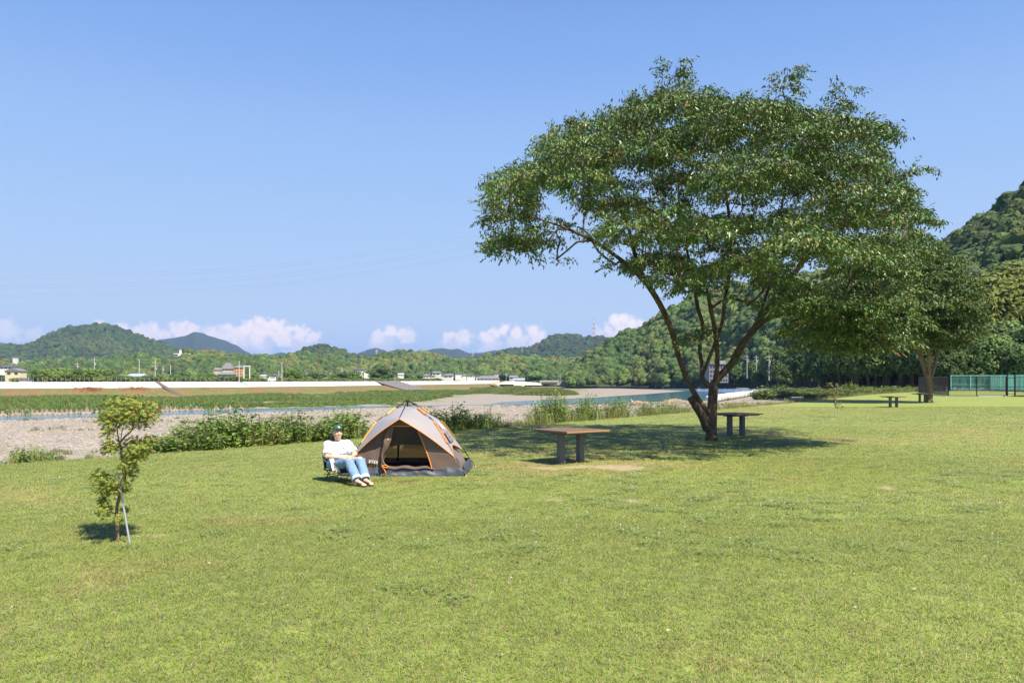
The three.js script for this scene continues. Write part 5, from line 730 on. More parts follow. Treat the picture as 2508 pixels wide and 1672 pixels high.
// utility poles
{
  const pm = mat([0.46, 0.45, 0.42]), arm = mat([0.40, 0.40, 0.40]);
  const mk = (px, py0, py1, d, kind) => { const k = d / F, h = (py0 - py1) * k, o = thing('utility_pole', kind === 2 ? 'tall lamp post with short curved head behind the hedge' : kind ? 'concrete utility pole with two cross-arms beyond the levee' : 'plain concrete utility pole among the village houses', kind === 2 ? 'lamp post' : 'utility pole', P(px, py0, d), 0, kind === 2 ? undefined : kind ? 'poles with cross-arms' : 'plain poles'); part('shaft', limb([[0, -4, 0], [0, h, 0]], [0.2, 0.14], 7), pm, o); if (kind === 1) { part('cross_arm', box(2.2, 0.16, 0.16, 0, h * 0.86, 0), arm, o); part('cross_arm', box(2.2, 0.16, 0.16, 0, h * 0.68, 0), arm, o); part('transformer', limb([[0.35, h * 0.5, 0], [0.35, h * 0.5 + 0.9, 0]], 0.3, 8), arm, o); } if (kind === 2) part('lamp_arm', box(0.9, 0.2, 0.3, -0.4, h, 0), arm, o); return o; };
  for (const a of [[230, 912, 876, 330, 1], [188, 912, 888, 360, 1], [340, 908, 880, 330, 2], [379, 932, 880, 290, 1], [398, 920, 896, 400, 1], [417, 920, 893, 340, 0], [585, 930, 883, 300, 0], [690, 928, 885, 330, 0], [682, 925, 907, 380, 0], [836, 922, 900, 520, 1], [808, 926, 912, 540, 0], [950, 915, 904, 560, 0], [967, 930, 918, 420, 0], [908, 916, 898, 640, 0], [914, 916, 899, 660, 0], [1052, 920, 908, 660, 0], [1115, 922, 908, 700, 0], [1120, 926, 912, 680, 0], [1190, 922, 906, 720, 0], [1240, 926, 914, 720, 1], [1282, 928, 914, 760, 0], [1290, 928, 915, 770, 0], [1300, 920, 909, 780, 0], [1340, 924, 910, 760, 0], [1345, 924, 912, 770, 0], [1367, 926, 916, 700, 0], [1372, 926, 915, 700, 0], [1425, 912, 898, 600, 0], [1418, 920, 904, 610, 0], [1452, 893, 886, 580, 0], [1523, 908, 895, 540, 0], [1884, 908, 868, 325, 1], [1917, 908, 865, 325, 1], [1830, 905, 868, 350, 1], [1853, 905, 870, 350, 1], [1762, 910, 878, 390, 0]]) mk(...a);
}
// lattice pylons and the red and white mast
function lattice(o, h, w0, w1, n, rad, mats, arms = []) { for (let i = 0; i < n; i++) { const y0 = h * i / n, y1 = h * (i + 1) / n, a = lerp(w0, w1, i / n) / 2, b = lerp(w0, w1, (i + 1) / n) / 2, gs = []; const c = [[-1, -1], [1, -1], [1, 1], [-1, 1]]; c.forEach(([x, z], k) => { const [x2, z2] = c[(k + 1) % 4]; gs.push(limb([[x * a, y0, z * a], [x * b, y1, z * b]], rad, 4, false), limb([[x * a, y0, z * a], [x2 * b, y1, z2 * b]], rad * 0.6, 3, false), limb([[x * a, y0, z * a], [x2 * a, y0, z2 * a]], rad * 0.6, 3, false)); }); part('section', gs, mats[i % mats.length], o); } for (const [y, l] of arms) part('arm', [limb([[-l, h * y, 0], [0, h * y + l * 0.22, 0], [l, h * y, 0]], rad * 0.8, 4), limb([[-l, h * y, 0], [l, h * y, 0]], rad * 0.8, 4)], mats[0], o); }
{
  const steel = mat([0.62, 0.64, 0.66]);
  for (const [px, py0, py1, d] of [[922, 877, 855, 2200], [1158, 877, 853, 2400], [1279, 867, 838, 2300]]) { const o = thing('pylon', 'pale steel lattice pylon on the distant ridge', 'pylon', P(px, py0, d), 0, 'pylons on the distant ridge'); lattice(o, (py0 - py1) / F * d, 5.5, 1.2, 6, 0.22, [steel], [[0.68, 4], [0.8, 4], [0.92, 3.4]]); }
  const o = thing('radio_mast', 'red and white lattice radio mast on top of the long ridge', 'mast', P(1455, 829, 2600)); lattice(o, 44 / F * 2600, 9, 3, 8, 0.42, [mat([0.62, 0.15, 0.10]), mat([0.75, 0.75, 0.75])], []); part('antenna', limb([[0, 60, 0], [0, 70, 0]], 0.4, 5), mat([0.62, 0.15, 0.10]), o); part('dish', limb([[2.5, 42, 1], [2.5, 44.5, 1]], 2.4, 10), WM.white, o);
  const wm = mat([0.30, 0.32, 0.35]);
  for (const [y0, y1, y2] of [[675, 660, 576], [683, 667, 584], [700, 684, 600], [707, 691, 607], [723, 706, 622], [729, 712, 628]]) single('power_line', limb(smooth([P(-260, y0 + 2, 560), P(0, y0, 540), P(640, y1 - 9, 500), P(1200, y2 - 4, 470), P(1900, y2 - 110, 440)], 60), 0.04, 4, false), wm, 'thin high-voltage cable crossing the sky behind the big tree', 'cable', 'high-voltage cables across the sky');
}
// white egrets at the rapids
{
  const egret = (px, py) => { const o = thing('egret', 'white egret standing in the shallow water of the river', 'bird', G(px, py, WATER), px, 'egrets in the river'); const A = V(-0.28, 0.42, 0), B = V(0.12, 0.52, 0), C = V(0.26, 0.66, 0), Dd = V(0.20, 0.84, 0), E = V(0.30, 0.96, 0), Fb = V(0.44, 0.95, 0); const f = (x, y, z) => { let d = cap(x, y, z, A, B, 0.05, 0.12); d = smin(d, cap(x, y, z, B, C, 0.09, 0.04), 0.06); d = smin(d, cap(x, y, z, C, Dd, 0.035, 0.028), 0.03); d = smin(d, cap(x, y, z, Dd, E, 0.028, 0.04), 0.03); return smin(d, cap(x, y, z, E, Fb, 0.03, 0.008), 0.03); }; part('body', surf(f, [-0.42, 0.28, -0.2], [0.52, 1.08, 0.2], 0.022), mat([0.78, 0.78, 0.76]), o); for (const s of [-1, 1]) part('leg', limb([[0.0, -0.2, s * 0.05], [-0.03, 0.2, s * 0.05], [0.02, 0.46, s * 0.05]], 0.015, 5), mat([0.06, 0.06, 0.05]), o); o.scale.setScalar(1.2); };
  egret(1311, 990.5); egret(1549, 987.3);
}

// ---------------------------------------------------------------- tables on the lawn
{
  const slatM = [[0.215, 0.145, 0.105], [0.185, 0.125, 0.092], [0.24, 0.16, 0.115], [0.17, 0.118, 0.09]].map((c) => mat(c, { map: tex(64, 256, (u, v, i, j) => { const g = 0.78 + 0.22 * fbm(u * 14, v * 3, 3, 5) + 0.08 * (h3(i, j >> 4, 2) - 0.5); return [g, g, g]; }), roughness: 0.75 }));
  const edgeM = mat([0.32, 0.175, 0.08], { roughness: 0.6 }), frameM = mat([0.085, 0.088, 0.095], { roughness: 0.6 }), legM = mat([0.15, 0.152, 0.165], { roughness: 0.7, map: grain });
  const W = 1.18, N = 13, T = thing('wooden_table', '', 'table', V(0, 0, 0), 0, 'slatted tables on the lawn');
  for (let i = 0; i < N; i++) { const s = W / N; part('slat', box(s - 0.007, 0.032, W - 0.05, (i + 0.5) * s - W / 2, 0.714, 0), slatM[(i * 7) % 4], T); }
  for (const s of [-1, 1]) part('edge_board', box(W, 0.034, 0.022, 0, 0.714, s * (W / 2 - 0.011)), edgeM, T);
  part('under_frame', [box(W * 0.86, 0.03, W * 0.86, 0, 0.681, 0), box(W * 0.62, 0.035, W * 0.3, 0, 0.65, 0)], frameM, T);
  for (const s of [-1, 1]) part('leg', new THREE.BoxGeometry(0.13, 0.80, 0.13).translate(s * 0.27, 0.245, 0), legM, T);
  const place = (o, px, py, turn, label) => { o.position.copy(G(px, py)); o.rotation.y = turn; o.userData = { ...o.userData, label }; };
  place(T, 1398, 1134, 0.62, 'square slatted wooden table with two grey legs beside the bare earth patch');
  for (const [px, py, t, l] of [[1803, 1067.5, 0.5, 'slatted table right behind the trunk of the big tree, in its shade'], [2189, 997.5, 0.35, 'slatted table standing alone before the second tree'], [2260, 986, 0.35, 'slatted table beside the pale stems of the second tree']]) place(copy(T, V(0, 0, 0)), px, py, t, l);
}

// ---------------------------------------------------------------- fences on the right
{
  const black = mat([0.018, 0.018, 0.020], { roughness: 0.5 }), teal = mat([0.30, 0.74, 0.64], { roughness: 0.5 });
  const fence = (name, label, m, runs, h, step, mesh, rails, rad, wireR) => { const o = thing(name, label, 'fence'); for (const [A, B] of runs) { const l = A.distanceTo(B), n = max(1, Math.round(l / step)), dir = B.clone().sub(A).normalize(); for (let i = 0; i <= n; i++) { const p = A.clone().lerp(B, i / n); part('post', limb([p.clone().setY(p.y - 0.2), p.clone().setY(p.y + h)], rad, 6), m, o); } for (const y of rails) part('rail', limb([A.clone().setY(A.y + y), B.clone().setY(B.y + y)], rad * 0.6, 5), m, o); const gs = []; for (let d = mesh; d < l; d += mesh) { const p = A.clone().addScaledVector(dir, d); gs.push(limb([p.clone().setY(p.y + 0.1), p.clone().setY(p.y + h - 0.06)], wireR, 3, false)); } for (let y = 0.15; y < h; y += mesh * 1.4) gs.push(limb([A.clone().setY(A.y + y), B.clone().setY(B.y + y)], wireR, 3, false)); part('wire_mesh', gs, m, o).userData.kind = 'stuff'; } return o; };
  const g = (px, py) => G(px, py);
  const c0 = g(2324, 970.3), c1 = P(2251, 963.5, 103).setY(0), c2 = g(2393, 971), c3 = g(2465, 970.6), c4 = g(2487, 971.2), c5 = P(2640, 973, 80).setY(0);
  fence('black_mesh_fence', 'black wire mesh fence with slim posts behind the second tree', black, [[c1, c0], [c0, c2], [c2, c3], [c4, c5]], 2.15, 30, 0.11, [0.08, 1.05, 2.12], 0.05, 0.0095);
  { const o = thing('gate', 'thick black gate posts and frame in the mesh fence', 'gate'); for (const p of [c3.clone().lerp(c4, 0.15), c4]) part('gate_post', limb([p.clone().setY(-0.2), p.clone().setY(2.35)], 0.085, 8), black, o); for (const y of [0.3, 1.05, 2.0]) part('gate_bar', limb([c3.clone().lerp(c4, 0.15).setY(y), c4.clone().setY(y)], 0.03, 6), black, o); part('foot_plate', box(1.2, 0.05, 0.4, c4.x + 0.3, 0.1, c4.z), mat([0.05, 0.05, 0.05]), o); }
  const t0 = P(2330, 956, 130).setY(0), t1 = P(2428, 957, 126).setY(0), t2 = P(2560, 960, 112).setY(0);
  fence('teal_net_fence', 'turquoise net fence with slim turquoise posts behind the black fence', teal, [[t0, t1], [t1, t2]], 2.55, 3.1, 0.15, [0.3, 1.0, 2.5], 0.07, 0.024);
  const k = thing('concrete_kerb', 'pale concrete strip under the black mesh fence', 'kerb'); const seg = (a, b, w) => { const d = b.clone().sub(a), l = d.length(); return box(l, 0.16, w, 0, 0, 0).rotateY(atan2(-d.z, d.x)).translate((a.x + b.x) / 2, 0.0, (a.z + b.z) / 2); }; for (const [a, b] of [[c1, c0], [c0, c2], [c2, c3], [c3, c5]]) part('strip', seg(a, b, 0.55), WM.grey.clone(), k);
  const kb = thing('stone_footing', 'low weathered stone footing along the turquoise fence', 'footing'); for (const [a, b] of [[t0, t1], [t1, t2]]) part('course', seg(a, b, 0.4).scale(1, 2.4, 1), mat([0.28, 0.25, 0.22]), kb);
}
// ---------------------------------------------------------------- pop-up tent
const TX = -2.05, TZ = -15.2;
{
  const T = thing('popup_tent', 'grey and brown pop-up dome tent with orange piping and open front door', 'tent', V(TX, 0, TZ));
  const feet = { fr: V(1.21, 0, 0.80), fl: V(-1.17, 0, 0.80), br: V(1.30, 0, -0.85), bl: V(-1.12, 0, -0.85) };
  const prof = [[0, 1.385], [0.1, 1.33], [0.2, 1.25], [0.31, 1.14], [0.48, 0.985], [0.67, 0.65], [0.82, 0.36], [1, 0.0]];
  const ph = (s) => { let i = 0; while (i < prof.length - 2 && s > prof[i + 1][0]) i++; const t = clamp((s - prof[i][0]) / (prof[i + 1][0] - prof[i][0])); const m = (k) => { const a = prof[max(0, k - 1)], b = prof[min(prof.length - 1, k + 1)]; return (b[1] - a[1]) / (b[0] - a[0]); }, dx = prof[i + 1][0] - prof[i][0], t2 = t * t, t3 = t2 * t; return (2 * t3 - 3 * t2 + 1) * prof[i][1] + (t3 - 2 * t2 + t) * dx * m(i) + (-2 * t3 + 3 * t2) * prof[i + 1][1] + (t3 - t2) * dx * m(i + 1); };
  const pole = (f, s, drop = 0) => { const p = feet[f].clone().multiplyScalar(s); p.y = ph(s) - drop; return p; };
  const cloth = (c, o = {}) => new THREE.MeshPhysicalMaterial({ color: lin(...c), roughness: 0.6, side: THREE.DoubleSide, transmission: 0.12, thickness: 0, ...o });
  const grey = cloth([0.36, 0.35, 0.37], { roughness: 0.45, transmission: 0.22 }), brown = cloth([0.14, 0.10, 0.082], { roughness: 0.6, transmission: 0.25 }), tan = cloth([0.36, 0.24, 0.15], { transmission: 0.5 }), navy = cloth([0.055, 0.068, 0.095], { roughness: 0.5, transmission: 0 }), orange = mat([0.82, 0.27, 0.04], { roughness: 0.6 }), yel = mat([0.88, 0.47, 0.07], { roughness: 0.55 }), redor = mat([0.66, 0.155, 0.03], { roughness: 0.55 }), blackM = mat([0.018, 0.018, 0.022], { roughness: 0.4 });
  const wr = (p, amp, f = 9, sd = 0) => { p.x += (n3(p.x * f, p.y * f, p.z * f + sd) - 0.5) * amp; p.y += (n3(p.x * f + 7, p.y * f, p.z * f + sd) - 0.5) * amp * 0.5; p.z += (n3(p.x * f, p.y * f + 9, p.z * f + sd) - 0.5) * amp; return p; };
  const peak = V(-0.02, 1.085, 0.93), sT = 0.17;
  // fly: front right, front left, right side, left side, back, crown piece
  const eave = (f, t) => { const a = pole(f, 0.81, 0.035), p = peak.clone().lerp(a, t); p.y += 0.05 * sin(PI * t) ; p.z += 0.05 * sin(PI * t); return p; };
  const frontPanel = (f) => sheet((u, v) => { const top = pole(f, sT, 0.03).lerp(V(0, 1.235, 0.16), v), low = pole(f, 0.81, 0.03), e = v < 1 ? null : null; const edgeTop = top, along = u; const a = pole(f, lerp(sT, 0.81, along), 0.03), ridgeEnd = peak; const b = along < 0.5 ? V(0, 1.235, 0.16).lerp(peak, along / 0.5) : eave(f, (along - 0.5) / 0.5); const p = a.lerp(b, v); p.y += 0.03 * sin(PI * v) * sin(PI * min(1, along * 1.2)); return wr(p, 0.014, 6, 2); }, 34, 16);
  part('fly_panel', frontPanel('fr'), grey, T); part('fly_panel', frontPanel('fl'), grey, T);
  const side = (a, b, s1, arch) => sheet((u, v) => { const e = s1 - arch * sin(PI * u), s = lerp(sT, e, v), p = pole(a, s, 0.03).lerp(pole(b, s, 0.03), u); p.y -= 0.04 * sin(PI * u) * v; return wr(p, 0.016, 6, 3); }, 16, 20);
  part('fly_panel', side('fr', 'br', 0.80, 0.1), grey, T); part('fly_panel', side('fl', 'bl', 0.80, 0.1), grey, T); part('fly_panel', side('bl', 'br', 0.80, 0.08), grey, T);
  part('fly_crown', sheet((u, v) => { const A = pole('fl', sT, 0.03), B = pole('fr', sT, 0.03), C = pole('bl', sT, 0.03), D = pole('br', sT, 0.03), p = A.lerp(B, u).lerp(C.lerp(D, u), v); p.y += 0.03 * sin(PI * u) * sin(PI * v); if (v < 0.001) p.lerp(V(0, 1.235, 0.16), 0.0); return p; }, 8, 8), grey, T);
  part('fly_crown', sheet((u, v) => { const A = pole('fl', sT, 0.03), B = pole('fr', sT, 0.03), m = V(0, 1.235, 0.16), e = u < 0.5 ? A.clone().lerp(m, u * 2) : m.clone().lerp(B, u * 2 - 1); return A.clone().lerp(B, u).lerp(e, v); }, 8, 3), grey, T);
  // piping along the edges of the fly
  const pipe = (pts, r = 0.008, m = orange) => part('piping', limb(pts, r, 5), m, T);
  for (const f of ['fr', 'fl']) pipe(Array.from({ length: 16 }, (_, i) => eave(f, i / 15).add(V(0, -0.004, 0.006))));
  for (const [a, b] of [['fr', 'br'], ['fl', 'bl']]) pipe(Array.from({ length: 14 }, (_, i) => { const u = i / 13, s = 0.80 - 0.1 * sin(PI * u), p = pole(a, s, 0.03).lerp(pole(b, s, 0.03), u); p.y -= 0.04 * sin(PI * u); return p; }));
  // poles with sleeves, hub
  for (const f of ['fr', 'fl', 'br', 'bl']) {
    part('pole', limb(Array.from({ length: 30 }, (_, i) => pole(f, i / 29)), 0.0075, 6), mat([0.03, 0.03, 0.035], { roughness: 0.35 }), T);
    for (const s of [0.11, 0.40, 0.86]) part('pole_joint', limb([pole(f, s - 0.02), pole(f, s + 0.02)], 0.013, 6), blackM, T);
    const sm = f === 'fr' ? redor : yel; for (const [s0, s1] of [[0.19, 0.31], [0.47, 0.69]]) part('sleeve', sheet((u, v) => { const p = pole(f, lerp(s0, s1, v)), o = feet[f].clone().cross(V(0, 1, 0)).normalize(), a = u * 2 * PI; return p.addScaledVector(o, cos(a) * 0.030).add(V(0, sin(a) * 0.013 - 0.004, 0)); }, 10, 6), sm, T);
    part('pole_foot', limb([pole(f, 0.985), pole(f, 1).setY(-0.02)], 0.014, 6), yel, T);
    part('strut', limb([V(0, 1.30, 0), pole(f, 0.12)], 0.006, 5), blackM, T);
  }
  part('pole', limb(smooth([V(0, 1.385, 0), V(0.0, 1.30, 0.35), peak.clone().add(V(0, 0.02, 0))], 12), 0.0075, 6), blackM, T);
  part('pole', limb(smooth([V(0, 1.385, 0), V(0.0, 1.31, -0.3), V(0, 1.08, -0.72)], 12), 0.0075, 6), blackM, T);
  part('hub', [limb([[0, 1.36, 0], [0, 1.405, 0]], [0.05, 0.038], 12), limb([[0, 1.23, 0], [0, 1.36, 0]], 0.016, 8)], blackM, T); part('hub_cap', limb([[0, 1.225, 0], [0, 1.25, 0]], 0.03, 10), orange, T);
  // inner tent: front wall with door opening, sides, back, floor tub
  const FZ = 0.66, half = (y) => lerp(1.14, 0.10, pow(clamp(y / 1.04), 1.5));
  const wallP = (x, y) => V(x, y, FZ + 0.06 - 0.10 * y + 0.02);
  const doorL = (y) => lerp(-0.38, -0.24, y / 0.9) , doorR = (y) => lerp(0.56, 0.28, pow(clamp((y - 0.1) / 0.75), 1.25)), dT = 0.93;
  part('front_wall', [sheet((u, v) => { const y = lerp(0.12, dT, v); return wr(wallP(lerp(-half(y), min(doorL(y), -0.02 - half(y) * 0.25), u), y), 0.03, 7, 5); }, 16, 22), sheet((u, v) => { const y = lerp(0.12, dT, v); return wr(wallP(lerp(doorR(y), max(half(y), doorR(y) + 0.01), u), y), 0.022, 7, 6); }, 12, 22), sheet((u, v) => { const y = lerp(dT, 1.05, v); return wallP(lerp(-half(y), half(y), u), y); }, 8, 4)], brown, T);
  pipe(Array.from({ length: 14 }, (_, i) => wallP(doorR(lerp(0.14, dT, i / 13)), lerp(0.14, dT, i / 13)).add(V(0, 0, 0.008))), 0.009); pipe([wallP(-half(dT) * 0.85, dT).add(V(0, 0, 0.01)), wallP(half(dT) * 0.85, dT).add(V(0, 0, 0.01))], 0.008);
  const innerSide = (sx) => sheet((u, v) => { const y = lerp(0.12, 1.05, v), z = lerp(FZ + 0.06, -0.78, u), p = V(sx * half(y) * (1 + 0.02 * sin(PI * u)), y, lerp(z, z * 0.55, pow(v, 1.4))); return wr(p, 0.025, 6, 7); }, 16, 16);
  part('side_wall', innerSide(1), brown, T); part('side_wall', innerSide(-1), brown, T);
  part('back_wall', sheet((u, v) => { const y = lerp(0.1, 1.05, v); return wr(V(lerp(-half(y), half(y), u), y, lerp(-0.78, -0.43, pow(v, 1.4))), 0.02, 5, 8); }, 18, 16), tan, T);
  const bz = (y) => lerp(-0.78, -0.43, pow((y - 0.1) / 0.95, 1.4)) + 0.015;
  part('back_zip', limb(smooth([V(-0.30, 0.14, bz(0.14)), V(-0.26, 0.5, bz(0.5)), V(-0.12, 0.86, bz(0.86)), V(0.1, 0.94, bz(0.94))], 20), 0.018, 6), blackM, T);
  part('window_seam', limb([V(-0.22, 0.62, bz(0.62)), V(0.5, 0.64, bz(0.64))], 0.008, 5), mat([0.05, 0.035, 0.03]), T); part('zip_pull', limb([V(0.22, 0.60, bz(0.6) + 0.02), V(0.22, 0.52, bz(0.52) + 0.02)], 0.011, 6), orange, T);
  part('floor', sheet((u, v) => wr(V(lerp(-1.14, 1.14, u), 0.035, lerp(0.72, -0.8, v)), 0.02, 6), 16, 12), navy, T);
  // tub wall round the base, crumpled
  const tub = []; const ring = [V(-1.2, 0, 0.76), V(1.19, 0, 0.76), V(1.24, 0, -0.82), V(-1.16, 0, -0.82), V(-1.2, 0, 0.76)];
  for (let k = 0; k < 4; k++) tub.push(sheet((u, v) => { const p = ring[k].clone().lerp(ring[k + 1], u), c = p.clone().multiplyScalar(-0.05).setY(0); p.addScaledVector(c, v * 1.1); p.y = lerp(0.004, k === 0 ? 0.155 + 0.02 * sin(u * 9) : 0.2, v); p.addScaledVector(c, -0.5 * sin(PI * v) * n2(u * 14, v * 3, k)); return wr(p, 0.05 * (0.3 + v * (1 - v) * 3), 12, k); }, 60, 8));
  part('tub_wall', tub, navy, T);
  part('door_sill', sheet((u, v) => { const x = lerp(-0.42, 0.6, u), p = V(x, lerp(0.15, 0.185, v) + 0.01 * sin(u * 17), FZ + 0.10 - v * 0.09); return wr(p, 0.03, 9, 3); }, 24, 4), brown, T);
  // rolled door flap on the left, with its tie
  const flap = smooth([V(-0.22, 0.91, FZ + 0.04), V(-0.27, 0.74, FZ + 0.06), V(-0.31, 0.56, FZ + 0.10), V(-0.37, 0.40, FZ + 0.12), V(-0.35, 0.27, FZ + 0.14), V(-0.31, 0.20, FZ + 0.15)], 24);
  part('door_flap', sheet((u, v) => { const i = min(23, floor(v * 24)), p = flap[i].clone().lerp(flap[i + 1], v * 24 - i), a = u * 2 * PI, rr = (0.045 + 0.022 * sin(v * 7)) * (1 + 0.35 * sin(a * 3 + v * 5) * 0.6 + 0.25 * (n2(u * 9, v * 12, 4) - 0.5)); p.x += cos(a) * rr; p.z += sin(a) * rr * 0.7; p.y += 0.02 * sin(a); return p; }, 26, 40), brown, T);
  part('flap_trim', limb(smooth([V(-0.36, 0.21, FZ + 0.18), V(-0.28, 0.22, FZ + 0.2), V(-0.245, 0.195, FZ + 0.19), V(-0.29, 0.178, FZ + 0.2), V(-0.355, 0.20, FZ + 0.19), V(-0.31, 0.13, FZ + 0.19), V(-0.29, 0.075, FZ + 0.2), V(-0.34, 0.05, FZ + 0.19)], 40), 0.008, 6), orange, T);
  part('flap_tie', limb([V(-0.27, 0.70, FZ + 0.09), V(-0.25, 0.68, FZ + 0.12)], 0.018, 6), orange, T);
  part('pull_cord', limb(smooth([V(-0.40, 0.20, FZ + 0.17), V(-0.38, 0.08, FZ + 0.19), V(-0.33, 0.02, FZ + 0.2), V(-0.29, 0.09, FZ + 0.2)], 14), 0.009, 5), blackM, T);
  // white print on the door cloth: strokes of unreadable letters
  { const gs = []; for (const [x, w, h] of [[-0.66, .035, .05], [-0.612, .02, .045], [-0.57, .03, .05], [-0.525, .03, .045]]) gs.push(box(w, h, 0.003, x, 0.20, 0)); gs.push(box(0.17, 0.012, 0.003, -0.595, 0.228, 0)); part('printed_mark', gs.map((g) => g.rotateZ(-0.12).translate(0.03, 0.0, FZ + 0.10)), mat([0.5, 0.5, 0.5]), T); }
  // pale patch and mesh window on the right side
  { const at = (s, u, o = 0.012) => { const p = pole('fr', s, 0.03).lerp(pole('br', s, 0.03), u); return p.add(V(o, o, 0)); }, t = new Tris(), w = [1, 1, 1]; const q = (s, u) => at(s, u, 0.016); t.tri(q(0.46, 0.42), q(0.54, 0.36), q(0.52, 0.5), w); t.tri(q(0.50, 0.3), q(0.55, 0.45), q(0.56, 0.32), w); t.tri(q(0.52, 0.44), q(0.57, 0.56), q(0.545, 0.6), w); const g = t.geo(); g.deleteAttribute('color'); part('logo_patch', g, mat([0.75, 0.75, 0.76]), T);
    part('vent_mesh', sheet((u, v) => at(lerp(0.585, 0.69, v), lerp(0.3, 0.75, u), 0.012), 6, 6), cloth([0.26, 0.27, 0.29], { map: tex(64, 64, (u, v, i, j) => { const g = h3(i >> 2, j >> 2, 8) > 0.5 ? 1 : 0.62; return [g, g, g]; }) }), T); }
  for (const [f, o] of [['fr', V(0.02, 0, 0.05)], ['br', V(0.06, 0, -0.02)], ['fl', V(-0.04, 0, 0.05)]]) part('peg', limb([feet[f].clone().add(o).setY(0.05), feet[f].clone().add(o).setY(-0.08)], 0.006, 5), mat([0.6, 0.6, 0.6], { metalness: 0.7, roughness: 0.4 }), T);
}

// ---------------------------------------------------------------- seated person, camp chair
{
  const J = {}; const j = (n, px, py, d) => { J[n] = P(px, py, d); };
  j('hipR', 817, 1136, 13.68); j('hipL', 837, 1133, 13.78); j('knR', 854, 1130, 13.36); j('knL', 881, 1125, 13.46); j('anR', 874, 1178, 13.10); j('anL', 894, 1175.5, 13.22); j('toR', 891, 1188, 12.97); j('toL', 910, 1186, 13.08);
  j('shR', 803, 1090, 13.80); j('shL', 850, 1088, 13.92); j('elR', 801, 1118, 13.62); j('elL', 869, 1112, 13.76); j('wrR', 841, 1122.5, 13.44); j('wrL', 860, 1119, 13.52); j('neck', 826, 1082, 13.84); j('waist', 827, 1128, 13.74); j('chest', 826, 1102, 13.80);
  const head = P(826.5, 1059, 13.76), hf = V(0.46, 0.16, 0.86).normalize(), hs = V(hf.z, 0, -hf.x).normalize(), hu = hs.clone().cross(hf).negate().normalize(); if (hu.y < 0) hu.negate();
  const O = V((J.hipR.x + J.hipL.x) / 2, 0, (J.hipR.z + J.hipL.z) / 2), rel = (p) => p.clone().sub(O); for (const k in J) J[k] = rel(J[k]); const hc = rel(head);
  const T = thing('person', 'person in white T-shirt, blue jeans and green cap sitting back in a low camp chair', 'person', O);
  const skin = mat([0.62, 0.40, 0.29], { roughness: 0.6 }), tee = mat([0.80, 0.79, 0.79], { roughness: 0.9 }), denim = mat([0.20, 0.34, 0.55], { roughness: 0.9, map: tex(128, 128, (u, v, i, jj) => { const g = 0.82 + 0.18 * h3(i, jj, 2) + 0.05 * sin(i * 0.8); return [g, g, g]; }) });
  const HP = (s, u, f) => hc.clone().addScaledVector(hs, s).addScaledVector(hu, u).addScaledVector(hf, f);   // head frame: side, up, forward
  const handR = J.wrR.clone().lerp(J.wrL, 0.62).add(V(0, -0.012, 0.03)), handL = J.wrL.clone().lerp(J.wrR, 0.45).add(V(0, 0.012, 0.045));
  const hd = (x, y, z) => { // head with face relief
    const dx = x - hc.x, dy = y - hc.y, dz = z - hc.z, s = dx * hs.x + dy * hs.y + dz * hs.z, u = dx * hu.x + dy * hu.y + dz * hu.z, f = dx * hf.x + dy * hf.y + dz * hf.z, E = (a, b, c, p, q, w) => { const k = hypot((s - a) / p, (u - b) / q, (f - c) / w); return (k - 1) * min(p, q, w); };
    let d = E(0, 0.035, -0.01, 0.076, 0.092, 0.096); d = smin(d, E(0, -0.045, 0.018, 0.058, 0.072, 0.074), 0.05); d = smin(d, E(0, -0.098, 0.045, 0.026, 0.020, 0.028), 0.03);
    d = smin(d, E(0, -0.022, 0.098, 0.014, 0.028, 0.018), 0.018); d = smin(d, E(0, -0.036, 0.106, 0.016, 0.011, 0.012), 0.012); for (const k of [-1, 1]) { d = smin(d, E(k * 0.079, -0.015, -0.012, 0.010, 0.030, 0.020), 0.012); d = max(d, -E(k * 0.031, 0.012, 0.108, 0.016, 0.011, 0.020) ); d = smin(d, E(k * 0.038, -0.035, 0.062, 0.022, 0.02, 0.024), 0.02); }
    d = max(d, -E(0, -0.066, 0.098, 0.026, 0.0045, 0.012)); return d; };
  const fing = []; const hand = (c, w, o, flip) => { const dir = c.clone().sub(w).normalize(), across = V(0, 1, 0).cross(dir).normalize(), dn = V(0, -1, 0).addScaledVector(dir, 0.25).normalize(); for (let k = 0; k < 4; k++) { const b = c.clone().addScaledVector(across, (k - 1.5) * 0.019), l = [0.030, 0.034, 0.032, 0.025][k]; const m = b.clone().addScaledVector(dir, 0.035 + l * 0.4), e = m.clone().addScaledVector(dir, l * 0.55).addScaledVector(dn, l * 0.8), t = e.clone().addScaledVector(dn, l * 0.5).addScaledVector(dir, -l * 0.35); fing.push([b, m, 0.010, 0.0095], [m, e, 0.0095, 0.0085], [e, t, 0.0085, 0.0075]); } const tb = c.clone().addScaledVector(across, flip * 0.034).addScaledVector(dir, -0.02), tm = tb.clone().addScaledVector(across, flip * 0.012).addScaledVector(dir, 0.03), te = tm.clone().addScaledVector(dir, 0.026).addScaledVector(across, -flip * 0.008); fing.push([tb, tm, 0.012, 0.011], [tm, te, 0.011, 0.009]); return [w, c]; };
  hand(handR, J.wrR, 0, 1); hand(handL, J.wrL, 0, -1);
  const foot = (a, t) => { const h = a.clone().sub(t).setY(0).normalize(), heel = a.clone().addScaledVector(h, 0.03).setY(0.045), ball = t.clone().setY(0.04); return [[a, heel, 0.038, 0.034], [a, ball, 0.036, 0.03], [heel, ball, 0.032, 0.032]]; };
